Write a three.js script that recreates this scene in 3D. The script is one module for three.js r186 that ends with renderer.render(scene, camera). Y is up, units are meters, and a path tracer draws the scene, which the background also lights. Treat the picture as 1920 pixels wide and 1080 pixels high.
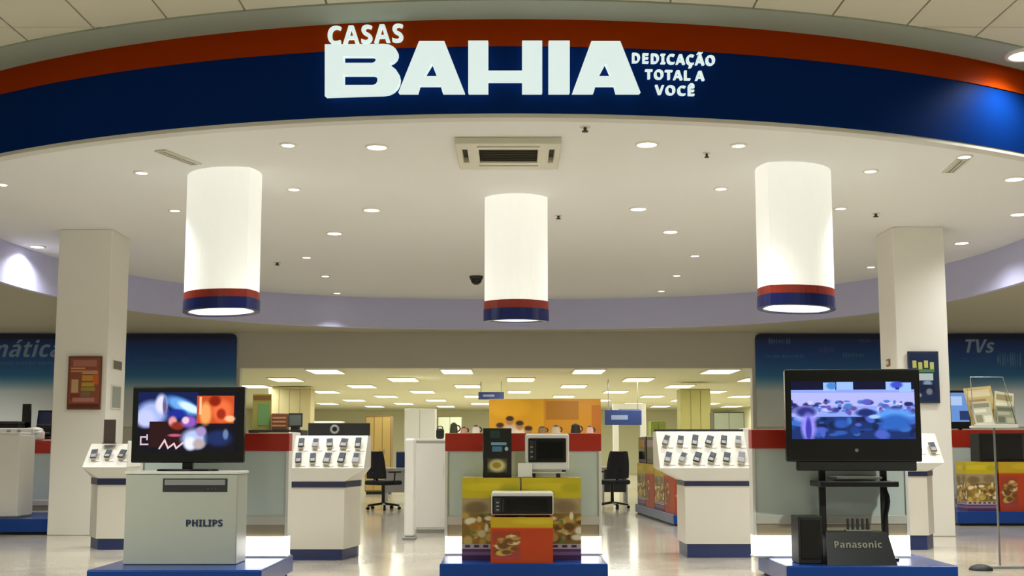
import * as THREE from 'three';
import { RoundedBoxGeometry } from 'three/addons/geometries/RoundedBoxGeometry.js';
import { RectAreaLightUniformsLib } from 'three/addons/lights/RectAreaLightUniformsLib.js';
import { FontLoader } from 'three/addons/loaders/FontLoader.js';
import { mergeGeometries } from 'three/addons/utils/BufferGeometryUtils.js';

// ------------------------------------------------------------------ camera, exposure
const scene = new THREE.Scene();
scene.background = new THREE.Color(0x000000);
const FOCAL = 2200, MID = 600, EYE = 1.05, PITCH = Math.atan(240 / FOCAL);
const camera = new THREE.PerspectiveCamera(2 * Math.atan(MID / FOCAL) * 180 / Math.PI, 1920 / 1200, 0.1, 200);
camera.setViewOffset(1920, 1200, 0, 0, 1920, 1080);
camera.position.set(0, EYE, 0);
camera.rotation.x = PITCH;
const renderer = new THREE.WebGLRenderer({ antialias: true });
renderer.toneMapping = THREE.LinearToneMapping;
renderer.toneMappingExposure = 1.1;
renderer.shadowMap.enabled = true;
RectAreaLightUniformsLib.init();
const WARM = new THREE.Color(1.0, 1.0, 1.0), FLUO = new THREE.Color(0.97, 1.0, 0.93), COOL = new THREE.Color(0.95, 1.0, 0.93);
const SPOT_LARGE = 11, SPOT_SMALL = 12, TROFFER_POWER = 14, MALL_POWER = 1.9;

// ------------------------------------------------------------------ measuring: a photo measurement at a known distance becomes metres
function ray(px, py) {
  const x = (px - 960) / FOCAL, y = (MID - py) / FOCAL, c = Math.cos(PITCH), s = Math.sin(PITCH);
  return [x, y * c + s, c - y * s];
}
function at(px, py, d) { const r = ray(px, py), t = d / r[2]; return new THREE.Vector3(r[0] * t, EYE + r[1] * t, -d); }
function depthOf(py, Y) { const r = ray(960, py); return r[2] * (Y - EYE) / r[1]; }
function level(px, py, Y) { const d = depthOf(py, Y); return at(px, py, d); }
function span(x0, y0, x1, y1, d) {               // metres of a frontal rectangle at distance d
  const a = at(x0, y1, d), b = at(x1, y1, d), t = at((x0 + x1) / 2, y0, d);
  return { x: (a.x + b.x) / 2, y: a.y, w: b.x - a.x, h: t.y - a.y };
}

// ------------------------------------------------------------------ helpers
let seed = 7;
function rnd() { seed = (seed * 1664525 + 1013904223) >>> 0; return seed / 4294967296; }
const taken = {};
function numbered(name) {
  const n = taken[name] = (taken[name] ?? -1) + 1;
  return n ? name + '_' + String(n).padStart(3, '0') : name;
}
function shade(o) { o.traverse((m) => { if (m.isMesh) { m.castShadow = true; m.receiveShadow = true; } }); }
function thing(name, label, category, pos = [0, 0, 0], turn = 0, group) {
  const o = new THREE.Group(); o.name = numbered(name); scene.add(o);
  o.position.set(...pos); o.rotation.y = turn;
  o.userData = { label, category }; if (group) o.userData.group = group;
  return o;
}
function part(parent, name, geo, mat, pos = [0, 0, 0], rot = [0, 0, 0]) {
  const m = new THREE.Mesh(geo, mat); m.name = parent === scene ? numbered(name) : name;
  m.position.set(...pos); m.rotation.set(...rot); m.castShadow = m.receiveShadow = true;
  parent.add(m); return m;
}
function struct(name, geo, mat, pos = [0, 0, 0]) {
  const m = part(scene, name, geo, mat, pos); m.userData.kind = 'structure'; return m;
}
const solo = (name, label, category, geo, mat, pos, rot, group) => {
  const m = part(scene, name, geo, mat, pos, rot); m.userData = { label, category }; if (group) m.userData.group = group; return m;
};
function box(w, h, d, x = 0, y = 0, z = 0) { const g = new THREE.BoxGeometry(w, h, d); g.translate(x, y + h / 2, z); return g; }
function rbox(w, h, d, r = 0.01, x = 0, y = 0, z = 0) { const g = new RoundedBoxGeometry(w, h, d, 2, Math.min(r, w / 2.01, h / 2.01, d / 2.01)); g.translate(x, y + h / 2, z); return g; }
function cyl(r0, r1, h, x = 0, y = 0, z = 0, n = 20) { const g = new THREE.CylinderGeometry(r1, r0, h, n); g.translate(x, y + h / 2, z); return g; }
function rod(a, b, r, n = 10) { return new THREE.TubeGeometry(new THREE.LineCurve3(new THREE.Vector3(...a), new THREE.Vector3(...b)), 1, r, n, false); }
const join = (list) => mergeGeometries(list.map((g) => (g.index ? g.toNonIndexed() : g)));
// a block between two plan outlines of equal length, [[x, z], ...] running anticlockwise seen from above
function loft(q0, q1, h, y = 0) {
  const n = q0.length, pos = [], P = (q, Y) => [q[0], Y, q[1]];
  for (let k = 0; k < n; k++) { const j = (k + 1) % n; for (const v of [P(q0[k], y), P(q0[j], y), P(q1[j], y + h), P(q0[k], y), P(q1[j], y + h), P(q1[k], y + h)]) pos.push(...v); }
  for (let k = 1; k < n - 1; k++) { for (const v of [q1[0], q1[k], q1[k + 1]]) pos.push(...P(v, y + h)); for (const v of [q0[0], q0[k + 1], q0[k]]) pos.push(...P(v, y)); }
  const g = new THREE.BufferGeometry(); g.setAttribute('position', new THREE.Float32BufferAttribute(pos, 3));
  g.setAttribute('uv', new THREE.Float32BufferAttribute(new Float32Array(pos.length / 3 * 2), 2)); g.computeVertexNormals(); return g;
}
// a block whose top rectangle differs from its bottom one: [x0, x1, z0, z1]
function taper(b, t, h, y = 0) {
  const P = [[b[0], y, b[3]], [b[1], y, b[3]], [b[1], y, b[2]], [b[0], y, b[2]], [t[0], y + h, t[3]], [t[1], y + h, t[3]], [t[1], y + h, t[2]], [t[0], y + h, t[2]]];
  const F = [[0, 1, 5, 4], [1, 2, 6, 5], [2, 3, 7, 6], [3, 0, 4, 7], [4, 5, 6, 7], [3, 2, 1, 0]], pos = [], uv = [];
  for (const q of F) for (const k of [0, 1, 2, 0, 2, 3]) { pos.push(...P[q[k]]); uv.push(k === 1 || k === 2 ? 1 : 0, k > 1 ? 1 : 0); }
  const g = new THREE.BufferGeometry();
  g.setAttribute('position', new THREE.Float32BufferAttribute(pos, 3)); g.setAttribute('uv', new THREE.Float32BufferAttribute(uv, 2));
  g.computeVertexNormals(); return g;
}
function canvasTex(w, h, draw) {
  const c = document.createElement('canvas'); c.width = w; c.height = h;
  draw(c.getContext('2d'), w, h);
  const t = new THREE.CanvasTexture(c); t.colorSpace = THREE.SRGBColorSpace; t.magFilter = THREE.LinearFilter; return t;
}
function grainTex(size, lo, hi, coarse) {        // even-toned grain, for roughness and bump
  const d = new Uint8Array(size * size * 4), g = [];
  for (let i = 0; i < 33 * 33; i++) g.push(rnd());
  for (let y = 0; y < size; y++) for (let x = 0; x < size; x++) {
    const u = x / size * coarse, v = y / size * coarse, a = Math.floor(u), b = Math.floor(v), fu = u - a, fv = v - b;
    const k = (i, j) => g[(i % coarse) + 33 * (j % coarse)];
    const n = (k(a, b) * (1 - fu) + k(a + 1, b) * fu) * (1 - fv) + (k(a, b + 1) * (1 - fu) + k(a + 1, b + 1) * fu) * fv;
    const q = lo + (hi - lo) * (0.65 * n + 0.35 * rnd()), o = 4 * (y * size + x);
    d[o] = d[o + 1] = d[o + 2] = q; d[o + 3] = 255;
  }
  const t = new THREE.DataTexture(d, size, size); t.magFilter = t.minFilter = THREE.LinearFilter; t.wrapS = t.wrapT = THREE.RepeatWrapping; t.needsUpdate = true; return t;
}
const std = (color, roughness = 0.6, more = {}) => new THREE.MeshStandardMaterial({ color, roughness, ...more });
const glow = (color, strength, base = 0xffffff) => new THREE.MeshStandardMaterial({ color: base, roughness: 0.5, emissive: color, emissiveIntensity: strength });
function panelLight(parent, w, h, pos, towards, color, intensity) {
  const l = new THREE.RectAreaLight(color, intensity, w, h); l.name = 'panel_light';
  parent.add(l); l.position.set(...pos); l.updateMatrixWorld(true);
  const p = new THREE.Vector3(); l.getWorldPosition(p); l.lookAt(p.x + towards[0], p.y + towards[1], p.z + towards[2]);
  return l;
}

// ------------------------------------------------------------------ materials
const grain = grainTex(256, 120, 255, 16);
const grainFine = grainTex(256, 200, 255, 32);
const floorTint = grainTex(512, 214, 255, 24); floorTint.colorSpace = THREE.SRGBColorSpace; floorTint.repeat.set(0.35, 0.35);
const M = {
  floor: std(0xcdc4b2, 0.12, { map: floorTint }),
  ceiling: std(0xededea, 0.8, { bumpMap: grainFine, bumpScale: 0.0004 }),
  mallTile: std(0xd8d2be, 0.85, { bumpMap: grain, bumpScale: 0.001 }),
  mallBand: std(0xa0a79a, 0.8),
  wall: std(0xd8d3c2, 0.7, { bumpMap: grainFine, bumpScale: 0.0004 }),
  soffit: std(0xb9b49c, 0.75),
  backWall: std(0xe2dfbc, 0.75),
  bulkhead: std(0xc4c0b2, 0.6),
  lilac: std(0xcacbee, 0.55),
  column: std(0xefece2, 0.55, { bumpMap: grainFine, bumpScale: 0.0004 }),
  navy: new THREE.MeshPhysicalMaterial({ color: 0x06296a, roughness: 0.45, specularIntensity: 0.04 }),
  orange: new THREE.MeshPhysicalMaterial({ color: 0xa03604, roughness: 0.45, specularIntensity: 0.04 }),
  edge: std(0xd9d6ce, 0.5),
  white: std(0xe6e4dc, 0.4),
  gloss: std(0xe8e6df, 0.2),
  laminate: std(0xcfcabd, 0.35),
  greyBox: std(0xb9bbae, 0.4),
  platform: new THREE.MeshPhysicalMaterial({ color: 0x103f8e, roughness: 0.25, specularIntensity: 0.6 }),
  stripe: std(0x1a1e3e, 0.4),
  kick: std(0x22305f, 0.4),
  red: std(0xb02a16, 0.4),
  frost: new THREE.MeshPhysicalMaterial({ color: 0xd6e2dc, roughness: 0.3, transmission: 0.1, thickness: 0 }),
  tan: std(0xa3977c, 0.5),
  black: std(0x0b0b0c, 0.3),
  blackMatt: std(0x141412, 0.6),
  darkGrey: std(0x2c2c2e, 0.5),
  grey: std(0x8d8d8a, 0.5),
  chrome: std(0xc8c8c8, 0.2, { metalness: 1 }),
  steel: std(0x9a9a98, 0.35, { metalness: 0.8 }),
  glassDark: std(0x08090b, 0.08),
  vent: std(0x3b3522, 0.7),
  plastic: std(0xd9d5c2, 0.45),
  chair: std(0x15161c, 0.8),
  deskBlue: std(0x27407f, 0.5),
  desk: std(0xa6a6a6, 0.5),
  wood: std(0x7a5a24, 0.55),
  paleWood: std(0xc0a25c, 0.55),
  rubber: std(0x0a0a0a, 0.9),
  shadeWhite: new THREE.MeshStandardMaterial({ color: 0xf2f2ea, roughness: 0.5, emissive: 0xf4f5ec, emissiveIntensity: 0.5 }),
  diffuser: glow(0xf6f6ea, 0.75),
  bandRed: std(0x8f2c1c, 0.4),
  bandBlue: std(0x14205c, 0.3),
  lens: glow(0xfff6e2, 6.0),
  trim: std(0xece8dc, 0.4),
  letter: glow(0xe2f6f2, 0.74, 0x9a9a9a),
  base: glow(0xfffaf0, 1.6),
  tube: glow(0xfffde2, 2.2),
  tagWhite: std(0xe9e6dd, 0.6),
};

// ------------------------------------------------------------------ the building
const CEIL = 3.75, MALL = 4.55, SOFFIT = 3.22, BACK = 22.1, OPEN_TOP = 2.55, BACK_CEIL = 2.62, BACK_END = 50;
const R = 9.22, ARC = 18.5;                                         // the curved shop front: radius and distance of its centre
const arcDepth = (x, r = R) => ARC - Math.sqrt(r * r - x * x);
const oval = (x) => { const q = Math.min(1, Math.abs(x) / 6.65); return 14.5 + 6.75 * Math.pow(1 - Math.pow(q, 2.5), 0.4); };
const shapeFrom = (pts) => new THREE.Shape(pts.map(([x, d]) => new THREE.Vector2(x, d)));
function slab(shape, bottom, thick) {                               // plan shape in (x, distance), extruded upwards
  const g = new THREE.ExtrudeGeometry(shape, { depth: thick, bevelEnabled: false });
  g.rotateX(-Math.PI / 2);                                          // (x, d, e) to (x, e, -d)
  g.translate(0, bottom, 0); return g;
}
struct('floor', (() => { const g = box(30, 0.2, 70, 0, -0.2, -27); const p = g.attributes.position, u = g.attributes.uv; for (let i = 0; i < p.count; i++) u.setXY(i, p.getX(i) * 0.5, p.getZ(i) * 0.5); return g; })(), M.floor);

// mall ceiling: square panels with open joints on a dark backing, and a plain curved border in front of the shop sign
{
  const c = struct('ceiling', box(30, 0.12, 22, 0, MALL + 0.05, -2), M.mallBand);
  const P = 0.68, g = new RoundedBoxGeometry(P - 0.014, 0.05, P - 0.014, 1, 0.006);
  for (let i = -11; i <= 11; i++) for (let j = 0; j < 12; j++) {
    const x = 0.23 + i * P, d = 4.4 + j * P;
    if (d - P / 2 > arcDepth(Math.min(Math.abs(x) + P / 2, 9)) - 0.4) continue;
    part(c, 'tile', g, M.mallTile, [x, MALL + 0.025, -d]);
  }
  const pts = [];
  for (let k = -40; k <= 40; k++) { const a = k / 40 * 0.86; pts.push([(R + 0.42) * Math.sin(a), ARC - (R + 0.42) * Math.cos(a)]); }
  for (let k = 40; k >= -40; k--) { const a = k / 40 * 0.86; pts.push([(R - 0.1) * Math.sin(a), ARC - (R - 0.1) * Math.cos(a)]); }
  struct('trim_1', slab(shapeFrom(pts), MALL - 0.015, 0.07), M.mallBand);
}
// shop ceiling, its oval step down, and the lower ceiling round it
{
  const pts = [], back = [];
  for (let k = -40; k <= 40; k++) { const x = 6.65 * Math.sin(k / 40 * Math.PI / 2); back.push([x, oval(x)]); }
  for (let k = -30; k <= 30; k++) { const x = k / 30 * 6.65; pts.push([x, arcDepth(x, R - 0.03)]); }
  struct('ceiling', slab(shapeFrom([...pts, ...back.slice().reverse()]), CEIL, 0.12), M.ceiling);
  const wall = [], W = [...back, ...back.slice().reverse().map(([x, d]) => { const l = Math.hypot(x / 6.65, (d - 14.5) / 6.75) || 1; return [x * (1 + 0.012 / l), 14.5 + (d - 14.5) * 1.012]; })];
  for (const p of W) wall.push(p);
  struct('trim_2', slab(shapeFrom(wall), SOFFIT - 0.02, CEIL - SOFFIT + 0.06), M.lilac);
  struct('ceiling', slab(shapeFrom([[-11, 12.0], [-6.7, 12.0], [-6.7, 14.5], ...back.map(([x, d]) => [x * 1.006, d + 0.03]), [6.7, 14.5], [6.7, 12.0], [11, 12.0], [11, BACK], [-11, BACK]]), SOFFIT, 0.1), M.soffit);
}
// sales floor walls
const oL = at(450, 690, BACK).x, oR = at(1410, 690, BACK).x;
struct('wall_back_left', box(11 + oL, SOFFIT, 0.2, (oL - 11) / 2, 0, -BACK - 0.1), M.bulkhead);
struct('wall_back_right', box(11 - oR, SOFFIT, 0.2, (oR + 11) / 2, 0, -BACK - 0.1), M.bulkhead);
struct('wall_back', box(oR - oL, SOFFIT - OPEN_TOP, 0.2, (oL + oR) / 2, OPEN_TOP, -BACK - 0.1), M.bulkhead);
for (const s of [-1, 1]) {
  const n = s < 0 ? 'left' : 'right';
  struct('wall_' + n, box(0.2, SOFFIT + 0.1, BACK - 12, s * 11.1, 0, -(BACK + 12) / 2), M.wall);
  struct('wall_front_' + n, box(7.5, MALL + 0.2, 0.2, s * (6.55 + 3.75), 0, -12.1), M.wall);
  struct('trim_' + (s < 0 ? 3 : 4), box(0.06, CEIL - SOFFIT + 0.06, 2.5, s * 6.68, SOFFIT - 0.02, -13.4), M.lilac);
  struct('wall_mall_' + n, box(0.2, MALL + 0.2, 20, s * 14.1, 0, -2), M.wall);
}
struct('wall_mall', box(28, MALL + 0.2, 0.2, 0, 0, 7.9), M.wall);
// back hall
struct('ceiling', box(24, 0.1, BACK_END - BACK - 0.2, 0, BACK_CEIL, -(BACK_END + BACK + 0.2) / 2), M.backWall);
struct('wall_hall_left', box(0.2, BACK_CEIL, BACK_END - BACK - 0.2, -11, 0, -(BACK_END + BACK + 0.2) / 2), M.backWall);
struct('wall_hall_right', box(0.2, BACK_CEIL, BACK_END - BACK - 0.2, 9.2, 0, -(BACK_END + BACK + 0.2) / 2), M.backWall);
struct('wall_hall', box(24, BACK_CEIL, 0.2, 0, 0, -BACK_END - 0.1), M.backWall);

// columns
for (const [x, s, dc, lab] of [[(-5.62 - 4.96) / 2, 0.66, 14.37, 'beige column beside the console television on the left, with a red poster'], [(4.67 + 5.29) / 2, 0.63, 14.19, 'beige column behind the large black television, with a blue poster']]) {
  const c = part(scene, 'column', rbox(s, CEIL, s, 0.012), M.column, [x, 0, -dc - s / 2]);
  c.userData = { label: lab, category: 'column', kind: 'structure' };
}

// ------------------------------------------------------------------ shop sign on the curved front
function bend(s, y, out) { const a = s / R; return [(R + out) * Math.sin(a), y, -(ARC - (R + out) * Math.cos(a))]; }
function arcStrip(y0, y1, r0, r1) {
  const pts = [], A = 0.8;
  for (let k = -60; k <= 60; k++) { const a = k / 60 * A; pts.push([r1 * Math.sin(a), ARC - r1 * Math.cos(a)]); }
  for (let k = 60; k >= -60; k--) { const a = k / 60 * A; pts.push([r0 * Math.sin(a), ARC - r0 * Math.cos(a)]); }
  return slab(shapeFrom(pts), y0, y1 - y0);
}
{
  const f = thing('shop_fascia', 'long curved shop fascia, dark blue with an orange red upper band', 'fascia', [0, 0, 0]);
  part(f, 'blue_panel', arcStrip(CEIL, 4.31, R - 0.08, R), M.navy);
  part(f, 'red_band', arcStrip(4.31, MALL - 0.01, R - 0.08, R + 0.012), M.orange);
  part(f, 'lower_edge', arcStrip(CEIL - 0.035, CEIL, R - 0.12, R - 0.005), M.edge);
}
const font = await new FontLoader().loadAsync('fonts/droid/droid_sans_bold.typeface.json');
function onFascia(px, py) {                                         // arc length and height of a measured point of the sign
  let d = 9.4, p; for (let k = 0; k < 12; k++) { p = at(px, py, d); d = arcDepth(p.x); }
  return new THREE.Vector2(R * Math.asin(p.x / R), p.y);
}
function letterMesh(parent, shapes, depth, mat, name = 'letter') {
  const g = new THREE.ExtrudeGeometry(shapes, { depth, bevelEnabled: false, curveSegments: 8 });
  const p = g.attributes.position;
  for (let i = 0; i < p.count; i++) p.setXYZ(i, ...bend(p.getX(i), p.getY(i), 0.012 + p.getZ(i)));
  g.computeVertexNormals();
  return part(parent, name, g, mat);
}
function traced(outline, holes = []) {
  const s = new THREE.Shape(outline.map(([x, y]) => onFascia(580 + x / 2.4, 20 + y / 2.4)));
  for (const h of holes) s.holes.push(new THREE.Path(h.map(([x, y]) => onFascia(580 + x / 2.4, 20 + y / 2.4))));
  return s;
}
const arcPts = (cx, cy, rx, ry, a0, a1, n = 8) => Array.from({ length: n + 1 }, (_, k) => { const a = a0 + (a1 - a0) * k / n; return [cx + rx * Math.cos(a), cy + ry * Math.sin(a)]; });
{
  const H = Math.PI / 2;
  const big = thing('sign_lettering', 'large white illuminated five letter word on the blue fascia', 'sign');
  letterMesh(big, traced([[82, 164], ...arcPts(345, 208, 60, 46, -H, H * 0.75), ...arcPts(340, 320, 74, 68, -H * 0.65, H), [82, 396]].map(([x, y]) => [x, y]),
    [[[163, 217], [163, 247], ...arcPts(292, 232, 16, 15, H, -H, 5)], [[163, 300], [163, 346], ...arcPts(296, 323, 20, 23, H, -H, 5)]]), 0.06, M.letter);
  const A = (a, b, c, d, e, f2, g2, h) => letterMesh(big, traced([[a, 380], [b, 150], [c, 150], [d, 380], [f2, 380], [f2 - 9, 347], [e + 9, 347], [e, 380]], [[[(b + c) / 2, 250], [g2, 306], [h, 306]]]), 0.06, M.letter);
  A(408, 500, 612, 702, 492, 604, 522, 578);
  letterMesh(big, traced([[718, 380], [718, 148], [806, 148], [806, 282], [957, 282], [957, 148], [1046, 148], [1046, 380], [957, 380], [957, 328], [806, 328], [806, 380]]), 0.06, M.letter);
  letterMesh(big, traced([[1075, 380], [1075, 148], [1168, 148], [1168, 380]]), 0.06, M.letter);
  A(1180, 1264, 1392, 1482, 1274, 1376, 1298, 1352);
}
function words(label, text, x0, x1, yl, yr, hgt) {                   // yl, yr: baseline at both ends, in the sign crop's measure
  const t = thing('sign_lettering', label, 'sign'), G = font.data.glyphs, res = font.data.resolution;
  let total = 0; for (const c of text) total += (G[c] || G[' ']).ha;
  let pen = 0; const cap = 0.992;
  for (const c of text) {
    const ha = (G[c] || G[' ']).ha;
    if (c !== ' ') {
      const shapes = font.generateShapes(c, 1);
      const map = (v) => { const u = (pen / res + ha / res / 2 + (v.x - ha / res / 2) * 0.92) / (total / res), x = x0 + (x1 - x0) * u, y = yl + (yr - yl) * u - v.y / cap * hgt; return onFascia(580 + x / 2.4, 20 + y / 2.4); };
      const out = shapes.map((s) => { const q = s.extractPoints(6), n = new THREE.Shape(q.shape.map(map)); n.holes = q.holes.map((h) => new THREE.Path(h.map(map))); return n; });
      letterMesh(t, out, 0.03, M.letter);
    }
    pen += ha;
  }
}
words('small white illuminated word on the red band above the large word', 'CASAS', 80, 432, 158, 146, 80);
words('first line of the small white illuminated slogan right of the large word', 'DEDICAÇÃO', 1442, 1824, 240, 252, 44);
words('middle line of the small white illuminated slogan right of the large word', 'TOTAL A', 1505, 1774, 312, 320, 42);
words('last line of the small white illuminated slogan right of the large word', 'VOCÊ', 1550, 1732, 382, 388, 42);

// ------------------------------------------------------------------ ceiling fittings
function downlight(px, py, big, label) {
  const p = level(px, py, CEIL), r = big ? 0.085 : 0.055;
  const t = thing('downlight', label, 'downlight', [p.x, CEIL, p.z], 0, 'round downlights in the shop ceiling');
  const ring = new THREE.LatheGeometry([[r, -0.002], [r + 0.004, -0.014], [r + 0.022, -0.01], [r + 0.026, 0]].map((q) => new THREE.Vector2(...q)), 24);
  part(t, 'trim_ring', ring, M.trim);
  part(t, 'lamp_lens', cyl(r, r * 0.9, 0.008, 0, -0.01, 0, 24), M.lens);
  const l = new THREE.SpotLight(WARM, big ? SPOT_LARGE : SPOT_SMALL, 0, big ? 1.3 : 0.85, 1); l.name = 'downlight_beam';
  l.position.set(0, -0.03, 0); l.target.position.set(0, -1, 0); l.castShadow = true; l.shadow.radius = 3; t.add(l, l.target);
}
const DL = [
  [540, 271, 0, 'small round downlight nearest the fascia, left of the large one before the word'],
  [707, 275, 1, 'large round downlight left of the ceiling air conditioner'],
  [266, 323, 0, 'round downlight below the ceiling slot at the left end of the fascia'],
  [551, 354, 0, 'round downlight just right of the left hanging light box'],
  [328, 394, 0, 'round downlight touching the left edge of the left hanging light box'],
  [697, 393, 1, 'large round downlight between left and middle light boxes, the nearer of two'],
  [627, 437, 1, 'large round downlight between left and middle light boxes, the farther of two'],
  [70, 462, 1, 'round downlight just left of the left column top'],
  [575, 482, 0, 'first of three small downlights running back to the lilac cove on the left'],
  [610, 517, 0, 'second of three small downlights running back to the lilac cove on the left'],
  [632, 549, 0, 'last small downlight before the lilac cove on the left'],
  [3, 345, 0, 'round downlight cut by the left edge of the picture'],
  [1213, 270, 1, 'large round downlight right of the ceiling air conditioner'],
  [1385, 272, 0, 'small round downlight nearest the fascia, in front of the right hanging light box'],
  [1352, 353, 0, 'round downlight just left of the right hanging light box'],
  [1632, 320, 0, 'round downlight right of the upper end of the right hanging light box'],
  [1197, 391, 1, 'large round downlight between middle and right light boxes, the nearer of two'],
  [1576, 390, 0, 'round downlight touching the right edge of the right hanging light box'],
  [1257, 434, 1, 'large round downlight between middle and right light boxes, the farther of two'],
  [1303, 479, 0, 'first of three small downlights running back to the lilac cove on the right'],
  [1269, 516, 0, 'second of three small downlights running back to the lilac cove on the right'],
  [1240, 545, 0, 'last small downlight before the lilac cove on the right'],
  [1633, 500, 0, 'round downlight just left of the right column'],
  [1803, 455, 1, 'large round downlight just right of the right column top'],
  [1902, 335, 1, 'large round downlight at the right edge of the picture, the nearer of two'],
  [1910, 401, 1, 'large round downlight at the right edge of the picture, the farther of two'],
  [1808, 293, 0, 'small round downlight at the upper end of the right ceiling slot'],
];
for (const a of DL) downlight(...a);

for (const sgn of [-1, 1]) for (const [d, w] of [[14.2, 'nearest'], [17.2, 'middle'], [20.2, 'farthest']]) {  // unseen lamps added beside the view to brighten the dim rear zone
  const t = thing('downlight', `${w} of three added unseen downlights in the low ceiling along the ${sgn < 0 ? 'left' : 'right'} shop wall`, 'downlight', [sgn * 9.7, SOFFIT, -d], 0, 'added unseen downlights in the low side ceiling');
  part(t, 'trim_ring', new THREE.LatheGeometry([[0.085, -0.002], [0.09, -0.014], [0.108, -0.01], [0.112, 0]].map((q) => new THREE.Vector2(...q)), 24), M.trim);
  part(t, 'lamp_lens', cyl(0.085, 0.078, 0.008, 0, -0.01, 0, 24), M.lens);
  const l = new THREE.SpotLight(WARM, 16, 0, 1.2, 0.8); l.name = 'downlight_beam'; l.position.set(0, -0.03, 0); l.target.position.set(0, -1, 0); l.castShadow = true; l.shadow.radius = 3; t.add(l, l.target);
}
// small dark ceiling fittings
for (const [px, py, r, name, label, cat] of [
  [1097, 238, 0.028, 'sprinkler_head', 'small dark sprinkler close to the fascia, right of the air conditioner', 'sprinkler'],
  [1047, 404, 0.028, 'sprinkler_head', 'small dark sprinkler beside the middle hanging light box', 'sprinkler'],
  [520, 492, 0.035, 'sprinkler_head', 'small dark sprinkler right of the left hanging light box', 'sprinkler'],
  [1642, 400, 0.03, 'sprinkler_head', 'small dark sprinkler between the right light box and right column', 'sprinkler'],
  [1325, 287, 0.022, 'sprinkler_head', 'faint small sprinkler left of the right hanging light box', 'sprinkler']]) {
  const p = level(px, py, CEIL), t = thing(name, label, cat, [p.x, CEIL, p.z]);
  part(t, 'rosette', cyl(r * 1.5, r * 1.7, 0.006, 0, -0.006, 0, 16), M.plastic);
  part(t, 'nozzle', cyl(r * 0.5, r * 0.5, 0.03, 0, -0.036, 0, 10), M.vent);
  part(t, 'deflector', cyl(r, r, 0.006, 0, -0.042, 0, 16), M.vent);
}
{
  const p = level(893, 518, CEIL), t = thing('dome_camera', 'dark security camera dome on the ceiling left of the middle light box', 'camera', [p.x, CEIL, p.z]);
  part(t, 'mount', cyl(0.1, 0.11, 0.05, 0, -0.05), M.darkGrey);
  const g = new THREE.SphereGeometry(0.09, 20, 10, 0, Math.PI * 2, Math.PI / 2, Math.PI / 2); g.translate(0, -0.05, 0);
  part(t, 'dome', g, M.glassDark);
}
// slot diffusers set at an angle
for (const [x0, y0, x1, y1, label] of [[300, 281, 368, 307, 'narrow ceiling air slot above the left hanging light box'], [1778, 322, 1806, 297, 'narrow ceiling air slot near the right end of the fascia']]) {
  const a = level(x0, y0, CEIL), b = level(x1, y1, CEIL), L = a.distanceTo(b), t = thing('air_slot', label, 'air vent', [(a.x + b.x) / 2, CEIL, (a.z + b.z) / 2], Math.atan2(-(b.z - a.z), b.x - a.x));
  const o = new THREE.Shape([[-L / 2, -0.06], [L / 2, -0.06], [L / 2, 0.06], [-L / 2, 0.06]].map((q) => new THREE.Vector2(...q)));
  o.holes.push(new THREE.Path([[-L / 2 + 0.02, -0.04], [L / 2 - 0.02, -0.04], [L / 2 - 0.02, 0.04], [-L / 2 + 0.02, 0.04]].map((q) => new THREE.Vector2(...q))));
  const g = new THREE.ExtrudeGeometry(o, { depth: 0.015, bevelEnabled: false }); g.rotateX(-Math.PI / 2); g.translate(0, -0.015, 0);
  part(t, 'frame', g, M.plastic);
  for (const z of [-0.02, 0.02]) part(t, 'slat', box(L - 0.04, 0.004, 0.016, 0, -0.009, z), M.plastic);
  part(t, 'backing', box(L - 0.03, 0.002, 0.09, 0, -0.003, 0), M.grey);
}
// cassette air conditioner
{
  const n = level(953, 257, CEIL), fz = level(953, 306, CEIL), D = n.z - fz.z, W = 0.92;
  const t = thing('air_conditioner', 'square ceiling cassette air conditioner with dark grille behind the fascia', 'air conditioner', [n.x, CEIL, (n.z + fz.z) / 2]);
  const o = new THREE.Shape([[-W / 2, -D / 2], [W / 2, -D / 2], [W / 2, D / 2], [-W / 2, D / 2]].map((q) => new THREE.Vector2(...q)));
  const hole = (x0, x1, z0, z1) => o.holes.push(new THREE.Path([[x0, z0], [x1, z0], [x1, z1], [x0, z1]].map((q) => new THREE.Vector2(...q))));
  hole(-0.27, 0.27, -0.27, 0.22); hole(-0.42, -0.36, -0.28, 0.22); hole(0.36, 0.42, -0.28, 0.22); hole(-0.28, 0.28, -0.40, -0.345); hole(-0.28, 0.28, 0.30, 0.355);
  const g = new THREE.ExtrudeGeometry(o, { depth: 0.05, bevelEnabled: true, bevelSize: 0.006, bevelThickness: 0.006, bevelSegments: 1 }); g.rotateX(-Math.PI / 2); g.translate(0, -0.056, 0);
  part(t, 'front_panel', g, M.plastic);
  part(t, 'housing', box(0.9, 0.004, 0.9, 0, -0.005, 0), M.vent);
  const gr = [];
  for (let k = 0; k < 8; k++) part(t, 'slat', box(0.54, 0.02, 0.012, 0, -0.045, -0.21 + k * 0.063), M.vent);
  for (const [x, z, w, d] of [[0, -0.325, 0.54, 0.035], [0, 0.375, 0.54, 0.035]]) part(t, 'louvre', box(w, 0.008, d, 0, -0.035, -z), M.plastic, [0, 0, 0], [0, 0, 0]);
}
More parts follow.
